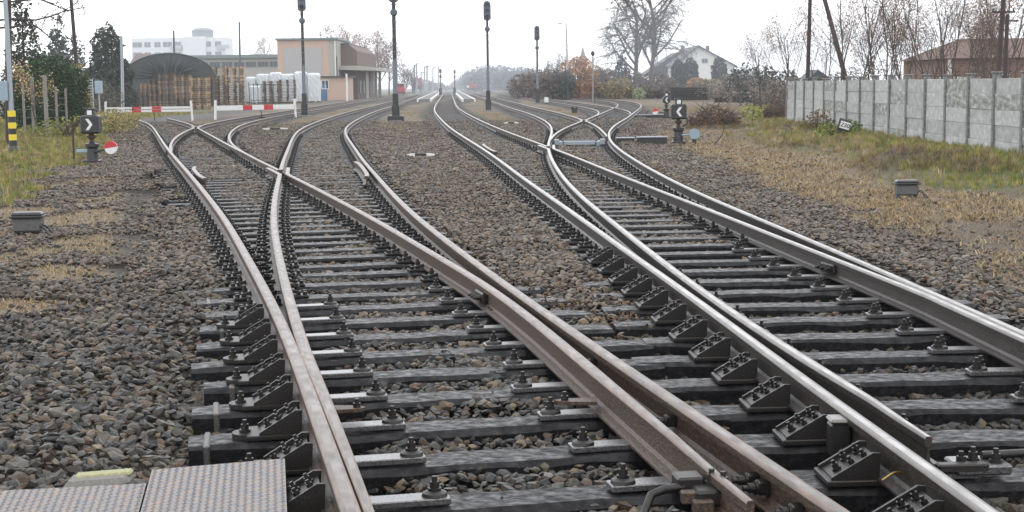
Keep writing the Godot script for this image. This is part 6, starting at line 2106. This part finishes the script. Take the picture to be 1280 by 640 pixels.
func make_plants() -> void:
	flat("bark_grey", 0.105, 0.092, 0.085, 0.9, 0.0, 0.5, 1.5)
	flat("bark_brown", 0.085, 0.064, 0.054, 0.9, 0.0, 0.5, 1.5)
	flat("bark_dark", 0.045, 0.036, 0.032, 0.9, 0.0, 0.5, 1.5)
	make_grass()
	# ---- right, behind the concrete fence: thin trees with a few brown leaves left
	var leafc := [[0.15, 0.085, 0.06], [0.20, 0.11, 0.07], [0.11, 0.065, 0.05], [0.24, 0.15, 0.09]]
	var lab := ["slender bare tree with sparse brown leaves behind the concrete fence, beside the upright pole", "forked bare tree with brown leaves behind the fence, beside the leaning pole", "thin many-stemmed tree with brown leaves behind the middle of the fence", "spreading bare tree behind the fence, left of the brick house", "crooked bare tree in front of the brick house wall"]
	var proto := []
	for k in 5:
		proto.append(bare_tree(lab[k], at([985, 1052, 1105, 1160, 1218][k], 110, [66, 58, 56, 54, 60][k]) * Vector3(1, 0, 1), [6.6, 7.4, 7.0, 7.2, 6.0][k], {"levels": 4, "forks": [8, 4, 4, 3], "trunk": 0.66, "thick": 0.0052, "trunks": [2, 2, 3, 2, 2][k], "short": 0.52, "angle": 0.6, "rise": 0.18, "wander": 0.18, "bare": 0.3}, 2600, leafc, 0.04, "bark_brown", "bare trees behind the concrete fence"))
	var where := [[948, 84, 0], [1075, 62, 3], [1132, 60, 0], [1146, 72, 1], [1185, 56, 2], [1205, 70, 4], [1240, 62, 1], [1268, 52, 3], [1228, 68, 0], [1254, 70, 2], [1090, 75, 4], [1030, 74, 2]]
	var lab2 := ["bare tree standing alone before the misty garden, left of the fence end", "bare tree close behind the third fence bay beyond the leaning pole", "slim bare tree behind the middle fence bays", "bare tree in the second row behind the middle of the fence", "many-stemmed bare tree just left of the brick house corner", "bare tree before the roof edge of the brick house", "bare tree at the foot of the crossarm pole", "bare tree behind the last fence bay in view", "slim bare tree right before the brick house window", "many-stemmed bare tree beside the pole with the crossarm", "farther bare tree between leaning pole and fence middle", "many-stemmed bare tree between the two wooden poles", "farther slim bare tree left of the brick house", "bare tree over the right end of the brick house roof", "farthest bare tree behind the middle of the fence", "farther forked tree behind the leaning pole"]
	for k in where.size():
		var q: Array = where[k]
		var t := copy_of(proto[q[2]], at(q[0], 110, q[1]) * Vector3(1, 0, 1), rnd(0, TAU), lab2[k])
		t.scale = Vector3.ONE * rnd(0.88, 1.18)
	# low thicket behind the fence
	for k in 9:
		var px := 995.0 + k * 34.0
		var t := leafy("thicket_bush", ["brownish bush behind the fence end", "brown thicket behind the upright pole", "grey brown bush behind the leaning pole", "reddish bush behind the fence, past the leaning pole", "dull thicket behind the middle of the fence", "brown bush below the many-stemmed trees", "grey bush left of the brick house", "dark bush before the brick house wall", "brown bush at the brick house"][k], "bush", at(px, 110, 62 + (k % 3) * 6) * Vector3(1, 0, 1), Vector3(1.4, 1.9 + (k % 4) * 0.3, 1.2), [[0.10, 0.075, 0.065], [0.13, 0.085, 0.065], [0.075, 0.065, 0.06], [0.16, 0.115, 0.08]], 1500, 0.06, "round", "thicket behind the concrete fence", "bark_brown", 0.46)
		t.rotation.y = k
	# misty blue-grey garden trees between house and fence
	for q in [[933, 78, 112, "misty conifer right of the white house"], [958, 74, 100, "slim misty conifer before the garden"], [975, 86, 105, "low misty shrub beside the bare tree"], [992, 84, 104, "misty shrub behind the fence end"], [918, 88, 120, "misty bush at the corner of the white house"]]:
		var b := at(q[0], 112, q[2]) * Vector3(1, 0, 1)
		var h := at(q[0], q[1], q[2]).y
		leafy("garden_tree", q[3], "tree", b, Vector3(1.3, h, 1.3), [[0.05, 0.065, 0.06], [0.07, 0.08, 0.075], [0.09, 0.085, 0.075]], 1500, 0.14, "cone" if k_even(q[0]) else "column", "garden trees", "bark_grey", 0.3)
	for q in [[946, 96, 96, "long brownish hedge behind the bare tree"], [985, 97, 92, "hedge end at the concrete fence"], [905, 100, 130, "low hedge in front of the white house"], [880, 101, 140, "hedge between sleepers stack and house"], [930, 98, 118, "grey brown hedge before the misty conifer"]]:
		var b := at(q[0], 112, q[2]) * Vector3(1, 0, 1)
		leafy("hedge_bush", q[3], "hedge", b, Vector3(2.6, at(q[0], q[1] - 3, q[2]).y, 1.2), [[0.16, 0.14, 0.12], [0.19, 0.155, 0.13], [0.13, 0.125, 0.115]], 1000, 0.13, "round", "hedges before the houses", "bark_grey", 0.32)
	# ---- yellow-green shrub, brush heap and weeds left of the fence
	leafy("yellow_shrub", "small yellow green shrub at the left end of the fence", "shrub", at(940, 136, 58) * Vector3(1, 0, 1), Vector3(0.5, 0.75, 0.5), [[0.24, 0.26, 0.06], [0.32, 0.32, 0.10], [0.15, 0.19, 0.05]], 700, 0.05, "round", "", "bark_brown")
	leafy("weed_clump", "leafy green weed clump beside the tilted number board", "weeds", at(1064, 168, 41) * Vector3(1, 0, 1), Vector3(0.28, 0.5, 0.25), [[0.09, 0.14, 0.03], [0.14, 0.19, 0.05]], 400, 0.05, "round", "weeds at the fence foot", "bark_brown")
	leafy("weed_clump", "reddish dry weed clump at the fence foot, left of the number board", "weeds", at(1024, 164, 44) * Vector3(1, 0, 1), Vector3(0.5, 0.75, 0.35), [[0.16, 0.10, 0.06], [0.10, 0.11, 0.04], [0.20, 0.13, 0.08]], 700, 0.05, "round", "weeds at the fence foot", "bark_brown")
	leafy("weed_clump", "yellow green weed clump below the number board", "weeds", at(1040, 172, 39) * Vector3(1, 0, 1), Vector3(0.5, 0.45, 0.35), [[0.20, 0.22, 0.06], [0.13, 0.17, 0.04]], 600, 0.045, "round", "weeds at the fence foot", "bark_brown")
	for q in [[894, 160, 48.5, 0.95, "heap of brown brushwood beside the blue lever disc"], [975, 150, 56, 0.9, "heap of dark brushwood at the left end of the fence"]]:
		var t := thing("brush_heap", q[4], "brush heap", gp(q[0], q[1]) + Vector3(0, 0.16, 0), 0.0, "brush heaps")
		var m := MB.new()
		for k in 420:
			var a := rnd(0, TAU)
			var r := sqrt(rng.randf()) * 0.95
			var p := Vector3(cos(a) * r * q[3], rnd(-0.1, 0.8) * (1.0 - r * 0.8), sin(a) * r * 0.8)
			var d := Vector3(rnd(-1, 1), rnd(-0.25, 0.6), rnd(-1, 1)).normalized() * rnd(0.2, 0.55)
			m.tube([p, p + d * 0.5 + Vector3(0, rnd(-0.04, 0.04), 0), p + d], [0.012, 0.009, 0.004], 3, false)
		part(t, "twigs", m.mesh(M.bark_brown))
		m = MB.new()
		for k in 900:
			var a := rnd(0, TAU)
			var r := sqrt(rng.randf()) * 0.95
			m.col = tint([[0.14, 0.075, 0.045], [0.19, 0.10, 0.055], [0.09, 0.055, 0.04]])
			leaf(m, Vector3(cos(a) * r * q[3], rnd(-0.1, 0.7) * (1.0 - r * 0.8), sin(a) * r * 0.8), 0.055)
		part(t, "dry_leaves", m.mesh(leaf_mat("leaf")))
	var ps := gp(883, 161)
	var pm := MB.new()
	pm.box(T(Vector3.ZERO, 0.1, 0, 0.06), Vector3(0.36, 0.13, 0.2), 0.05)
	var st := thing("pale_stone", "pale rounded stone lying before the brown brush heap", "stone", ps)
	part(st, "stone", pm.mesh(flat("pale_rock", 0.45, 0.42, 0.33, 0.8)))
	pm = MB.new()
	var hoop := [gp(893, 181), gp(893, 181) + Vector3(0.18, 0.22, 0), gp(900, 166) + Vector3(0.02, 0.3, 0.0), gp(899, 158) + Vector3(0.02, 0.28, 0)]
	pm.tube([hoop[0], hoop[1], hoop[1] + Vector3(0.06, 0.2, 0), hoop[1] + Vector3(0.02, 0.36, 0)], [0.014, 0.012, 0.01, 0.008], 6)
	solo("bent_rod", pm.mesh(M.rust_brown), "thin bent rusty rod sticking out of the ground before the brush heap", "rod")
	# ---- twin bare trees and the bushes along the right side of the yard
	var tw := {"levels": 4, "forks": [14, 8, 6, 4], "trunk": 0.8, "thick": 0.022, "short": 0.6, "angle": 0.95, "rise": 0.13, "droop": -0.2, "wander": 0.17, "bare": 0.28}
	bare_tree("big bare tree with drooping twigs, the left one of two standing close", at(791, 112, 165) * Vector3(1, 0, 1), 13.2, tw, 700, [[0.10, 0.075, 0.06]], 0.12, "bark_grey", "twin bare trees")
	bare_tree("big bare tree with drooping twigs, the right one of two standing close", at(814, 112, 162) * Vector3(1, 0, 1), 13.6, tw, 700, [[0.10, 0.075, 0.06]], 0.12, "bark_grey", "twin bare trees")
	var bt := {"levels": 3, "forks": [8, 6, 4], "trunk": 0.6, "thick": 0.02, "short": 0.6, "angle": 0.75, "rise": 0.12, "wander": 0.2, "bare": 0.2, "trunks": 2}
	for q in [[686, 52, 165, "bare branching shrub tree right of the shorter signal mast"], [663, 66, 175, "thin bare shrub tree behind the shorter signal mast"], [697, 60, 170, "small bare tree before the tall lamp post"], [757, 70, 175, "bare shrub tree between orange tree and dark conifer"], [505, 68, 300, "bare misty tree behind the red trolley"], [514, 76, 310, "small bare misty tree beside the tank wagon"]]:
		bare_tree(q[3], at(q[0], 112, q[2]) * Vector3(1, 0, 1), at(q[0], q[1], q[2]).y * 1.05, bt, 250, [[0.12, 0.08, 0.06]], 0.1, "bark_grey", "bare shrub trees")
	var rust_c := [[0.36, 0.17, 0.07], [0.28, 0.14, 0.06], [0.42, 0.23, 0.10], [0.20, 0.12, 0.06]]
	var dull := [[0.12, 0.095, 0.085], [0.15, 0.11, 0.095], [0.10, 0.09, 0.08], [0.18, 0.135, 0.105]]
	var deep := [[0.045, 0.06, 0.055], [0.06, 0.075, 0.06], [0.035, 0.05, 0.045]]
	# [px x, top y, depth, half width m, kind, label]
	var row := [[722, 66, 152, 2.2, "rust", "orange leaved round tree below the church spire"], [702, 84, 150, 1.5, "deep", "dark green bush at the foot of the orange tree"], [740, 78, 158, 1.9, "olive", "olive brown bush right of the orange tree"], [757, 82, 156, 1.8, "dull", "reddish grey bush behind the white post"], [777, 62, 160, 1.7, "cone", "dark conifer left of the twin bare trees"], [793, 86, 155, 1.7, "dull", "grey bush at the feet of the twin trees"], [676, 86, 158, 1.7, "dull", "brown bush right of the shorter signal mast"], [655, 90, 170, 2.0, "dull", "low grey brown bush left of the shorter signal mast"], [688, 84, 150, 1.4, "dull", "brown bush before the tall lamp post"], [770, 96, 150, 1.7, "olive", "low olive bush beside the white post"], [807, 98, 150, 1.4, "dull", "low bush behind the pale cabinet"], [824, 88, 152, 1.5, "dull", "reddish bush left of the first thuja"], [848, 73, 158, 0.8, "column", "dark thuja at the left gable wall"], [863, 71, 156, 0.85, "column", "dark thuja under the gable window"], [899, 70, 158, 0.85, "column", "dark thuja at the right gable wall"], [873, 95, 150, 1.3, "rust2", "small orange bush between the thujas"], [888, 96, 148, 1.5, "olive", "yellowish bush behind the sleeper stack"], [835, 95, 150, 1.3, "dull", "brown bush behind the sleeper stack"], [912, 90, 150, 1.6, "dull", "brown bush at the right end of the white house"], [925, 94, 140, 1.6, "dull", "misty brown bush beyond the white house"]]
	for q in row:
		var b := at(q[0], 112, q[2]) * Vector3(1, 0, 1)
		var h := at(q[0], q[1], q[2]).y
		var cols: Array = {"rust": rust_c, "rust2": rust_c, "dull": dull, "deep": deep, "olive": [[0.20, 0.17, 0.08], [0.15, 0.13, 0.07], [0.25, 0.19, 0.10]], "cone": deep, "column": [[0.055, 0.06, 0.055], [0.075, 0.075, 0.068], [0.045, 0.052, 0.05]]}[q[4]]
		leafy("bush" if q[4] in ["dull", "deep", "olive", "rust2"] else "orange_tree" if q[4] == "rust" else "conifer" if q[4] == "cone" else "thuja", q[5], "bush" if q[4] in ["dull", "deep", "olive", "rust2"] else "tree", b, Vector3(q[3], h, q[3] * 0.9), cols, 4500 if q[4] in ["column", "cone"] else 5000 if q[4] == "rust" else 2600, 0.15 if q[4] != "rust" else 0.16, "cone" if q[4] == "cone" else "column" if q[4] == "column" else "round", "bushes along the yard", "bark_grey", 0.22 if q[4] != "dull" else 0.36)
	leafy("pale_bush", "small pale green round bush at the edge of the yard", "bush", at(799, 117, 140) * Vector3(1, 0, 1), Vector3(0.75, 1.3, 0.6), [[0.22, 0.27, 0.15], [0.28, 0.32, 0.18]], 500, 0.09, "round", "", "bark_grey")
	# ---- misty wood at the end of the yard, tree by tree
	var fw := [[585, 88, 520], [592, 83, 500], [600, 80, 480], [609, 78, 470], [618, 79, 480], [627, 78, 470], [636, 80, 460], [645, 82, 450], [653, 81, 440], [661, 84, 430], [577, 96, 600], [571, 101, 700], [596, 92, 420], [630, 90, 410]]
	for k in fw.size():
		var q: Array = fw[k]
		var b := at(q[0], 108, q[2]) * Vector3(1, 0, 1)
		var t := leafy("wood_tree", ["tree at the left edge of the misty wood", "second tree from the left edge of the misty wood", "tree of the misty wood before its tallest crowns", "tall tree of the misty wood", "tree of the misty wood next to its tallest crown", "tallest tree of the misty wood", "tree right of the tallest crown of the misty wood", "tree near the right end of the misty wood", "second to last tree at the right end of the misty wood", "last tree at the right end of the misty wood", "small tree where the misty wood thins out", "smallest far tree beside the vanishing tracks", "low front tree in the left of the misty wood", "low front tree in the right of the misty wood"][k], "tree", b, Vector3(3.6, at(q[0], q[1], q[2]).y, 3.4), [[0.085, 0.08, 0.08], [0.11, 0.10, 0.095], [0.07, 0.07, 0.07]], 1300, 0.42, "round", "misty wood", "bark_grey", 0.25)
		t.rotation.y = k * 1.3
	for q in [[552, 107, 560, "low far bushes left of the vanishing tracks"], [540, 103, 520, "low far trees behind the platform masts"], [565, 108, 800, "faint far bushes at the end of the tracks"], [530, 100, 480, "misty trees behind the tank wagon"]]:
		leafy("far_bush", q[3], "bush", at(q[0], 110, q[2]) * Vector3(1, 0, 1), Vector3(5.0, maxf(1.6, at(q[0], q[1], q[2]).y), 3.0), dull, 900, 0.5, "round", "far bushes", "bark_grey", 0.3)
	# ---- reddish birches behind the station building
	var birch := {"levels": 3, "forks": [12, 6, 4], "trunk": 0.85, "thick": 0.014, "short": 0.42, "angle": 0.7, "rise": 0.1, "droop": -0.25, "wander": 0.14, "bare": 0.2}
	var bl := ["misty birch at the left, over the grey panel building", "misty birch over the brick station building", "tallest misty birch behind the station building", "misty birch over the canopy roof", "misty birch right of the canopy", "low misty birch beside the tallest black mast", "misty bare tree left of the freight building"]
	var bp := [[412, 34, 250], [428, 30, 255], [446, 25, 260], [460, 31, 255], [474, 33, 250], [486, 42, 245], [332, 47, 290]]
	for k in bp.size():
		var q: Array = bp[k]
		bare_tree(bl[k], at(q[0], 112, q[2]) * Vector3(1, 0, 1), at(q[0], q[1], q[2]).y * 0.98, birch, 2600, [[0.24, 0.15, 0.13], [0.18, 0.12, 0.11], [0.30, 0.20, 0.16]], 0.15, "bark_grey", "misty birches", "birch_tree")
	# ---- left side
	var thuja_c := [[0.022, 0.050, 0.020], [0.035, 0.07, 0.025], [0.05, 0.085, 0.035], [0.016, 0.035, 0.018]]
	var tl := ["dark green thuja of the hedge, beside the grey pipe post", "dark green thuja of the hedge behind the pale leaved branches", "tallest dark green thuja of the hedge", "dark green thuja of the hedge behind the lattice fence posts", "last dark green thuja of the hedge, next to the yellow bush"]
	for k in 5:
		var px: float = [32, 46, 61, 76, 90][k]
		var dep: float = [57, 58, 59, 60, 61][k]
		leafy("thuja", tl[k], "tree", at(px, 150, dep) * Vector3(1, 0, 1), Vector3(0.72, at(px, [84, 70, 62, 66, 76][k], dep).y, 0.7), thuja_c, 4200, 0.075, "column", "thuja hedge", "bark_dark", 0.12)
	leafy("yellow_bush", "yellow leaved bush at the foot of the dark pole", "bush", at(97, 150, 62) * Vector3(1, 0, 1), Vector3(0.62, at(94, 72, 62).y, 0.5), [[0.34, 0.26, 0.07], [0.26, 0.20, 0.07], [0.18, 0.15, 0.07]], 1500, 0.07, "round", "", "bark_brown", 0.3)
	leafy("yellow_bush", "dry ochre bush behind the lattice post", "bush", at(106, 150, 70) * Vector3(1, 0, 1), Vector3(0.6, at(106, 110, 70).y, 0.5), [[0.26, 0.19, 0.10], [0.18, 0.13, 0.08]], 900, 0.07, "round", "", "bark_brown", 0.35)
	bare_tree("small tree with pale yellow leaves in front of the thuja hedge", at(48, 160, 50) * Vector3(1, 0, 1), 2.9, {"levels": 3, "forks": [9, 5, 4], "trunk": 0.8, "thick": 0.012, "short": 0.45, "angle": 0.8, "wander": 0.2, "bare": 0.45, "rise": 0.1}, 800, [[0.36, 0.27, 0.13], [0.44, 0.36, 0.20], [0.28, 0.17, 0.09]], 0.05, "bark_brown", "")
	leafy("dark_conifer", "tall dark conifer rising out of the picture beside the thick pole", "tree", at(33, 150, 66) * Vector3(1, 0, 1), Vector3(1.25, 7.4, 1.2), [[0.03, 0.042, 0.03], [0.045, 0.055, 0.038], [0.065, 0.065, 0.05]], 3400, 0.13, "cone", "", "bark_dark", 0.3)
	leafy("misty_conifer", "misty grey green conifer behind the second wooden pole", "tree", at(76, 112, 125) * Vector3(1, 0, 1), Vector3(1.9, at(78, 8, 125).y, 1.8), [[0.05, 0.065, 0.06], [0.07, 0.085, 0.075]], 5200, 0.2, "cone", "misty conifers", "bark_grey", 0.35)
	leafy("misty_conifer", "slim misty conifer between second pole and big conifer", "tree", at(98, 112, 130) * Vector3(1, 0, 1), Vector3(1.5, at(98, 34, 130).y, 1.5), [[0.05, 0.065, 0.06], [0.07, 0.085, 0.075]], 2200, 0.2, "cone", "misty conifers", "bark_grey", 0.35)
	leafy("misty_conifer", "broad low misty conifer behind the thuja hedge", "tree", at(60, 112, 120) * Vector3(1, 0, 1), Vector3(2.4, at(60, 50, 120).y, 1.8), [[0.06, 0.07, 0.065], [0.08, 0.085, 0.08]], 2600, 0.2, "round", "misty conifers", "bark_grey", 0.3)
	leafy("big_conifer", "big broad conifer left of the arched hall", "tree", at(137, 112, 108) * Vector3(1, 0, 1), Vector3(2.3, at(139, 27, 108).y, 2.1), [[0.045, 0.06, 0.045], [0.06, 0.075, 0.055], [0.085, 0.085, 0.07], [0.035, 0.048, 0.04]], 17000, 0.16, "big", "", "bark_grey", -0.2)
	for q in [[118, 92, 100, 1.6, "brown bush between conifer and cabinet"], [150, 98, 112, 1.5, "dark bush at the hall corner"], [128, 104, 98, 1.5, "low dark hedge behind the cabinet"]]:
		leafy("bush", q[4], "bush", at(q[0], 112, q[2]) * Vector3(1, 0, 1), Vector3(q[3], at(q[0], q[1], q[2]).y, 0.9), [[0.06, 0.07, 0.05], [0.09, 0.085, 0.065], [0.12, 0.10, 0.075]], 1200, 0.1, "round", "bushes left of the hall", "bark_grey", 0.3)
	leafy("weed_clump", "tall ochre weeds behind the right-pointing lantern", "weeds", gp(140, 165), Vector3(1.0, 0.9, 1.6), [[0.24, 0.19, 0.07], [0.18, 0.17, 0.06], [0.30, 0.23, 0.10]], 1500, 0.06, "round", "tall weeds on the left", "bark_brown", 0.3)
	leafy("weed_clump", "green weeds in front of the wire fence posts", "weeds", gp(85, 172), Vector3(1.6, 0.65, 1.0), [[0.12, 0.14, 0.04], [0.20, 0.19, 0.06]], 1300, 0.06, "round", "tall weeds on the left", "bark_brown", 0.3)
	# wire fence before the thujas
	var wf := thing("wire_fence", "old wire fence on pale concrete posts before the thuja hedge", "fence", Vector3.ZERO, 0)
	var pts := []
	for q in [[30, 104, 164, 52], [41.5, 98, 165, 50], [57.5, 96, 167, 49], [71, 110, 161, 55], [83, 112, 159, 58]]:
		var foot: Vector3 = at(q[0], q[2], q[3])
		var top: Vector3 = at(q[0] - 0.5, q[1], q[3])
		var m := MB.new()
		m.box(Transform3D(Basis(), (foot + top) / 2 - Vector3(0, 0.1, 0)), Vector3(0.12 if q[3] < 51 else 0.07, top.y - foot.y + 0.3, 0.1), 0.01)
		part(wf, "post", m.mesh(flat("post_pale", 0.21, 0.20, 0.18, 0.9, 0.0, 0.35, 2.0)))
		pts.append([foot, top])
	for k in 6:
		var line := []
		for q in pts: line.append(q[0].lerp(q[1], 0.12 + k * 0.16))
		var m := MB.new()
		m.tube(line, [0.008], 4)
		part(wf, "wire", m.mesh(M.wire))
	# bare branches reaching in from a tree outside the left edge
	var br := thing("overhanging_branch", "thin bare branch reaching in over the grey pipe post", "branch", Vector3.ZERO, 0, "overhanging branches")
	var m2 := MB.new()
	var tips := []
	for q in [[[-40, 30], [10, 24], [45, 25], [68, 19], [82, 13], [98, 11], [115, 7]], [[-30, 2], [20, 2], [48, -2], [62, 4], [82, 12], [96, 4], [100, -8]], [[-20, 36], [14, 34], [40, 30], [52, 38], [66, 50]]]:
		var line := []
		var rr := []
		for j in q.size():
			line.append(at(q[j][0], q[j][1], 40.0 + j * 0.15))
			rr.append(0.035 - 0.0045 * j)
		m2.tube(line, rr, 6)
		for j in range(1, q.size() - 1):
			for k in 3: limbs(m2, tips, line[j].lerp(line[j + 1], rnd(0, 1)), Vector3(rnd(-1, 1), rnd(-0.6, 1), rnd(-1, 1)).normalized(), rnd(0.25, 0.7), 0.012, 2, {"levels": 3, "forks": [3], "wander": 0.3, "short": 0.6})
	part(br, "wood", m2.mesh(M.bark_dark))
	m2 = MB.new()
	for k in 170:
		m2.col = tint([[0.15, 0.09, 0.05], [0.30, 0.22, 0.08], [0.10, 0.07, 0.05]])
		leaf(m2, tips[rng.randi() % tips.size()] + Vector3(rnd(-0.06, 0.06), rnd(-0.08, 0.03), rnd(-0.06, 0.06)), 0.045)
	part(br, "leaf_cluster", m2.mesh(leaf_mat("leaf")))
func k_even(x) -> bool: return int(x) % 2 == 0
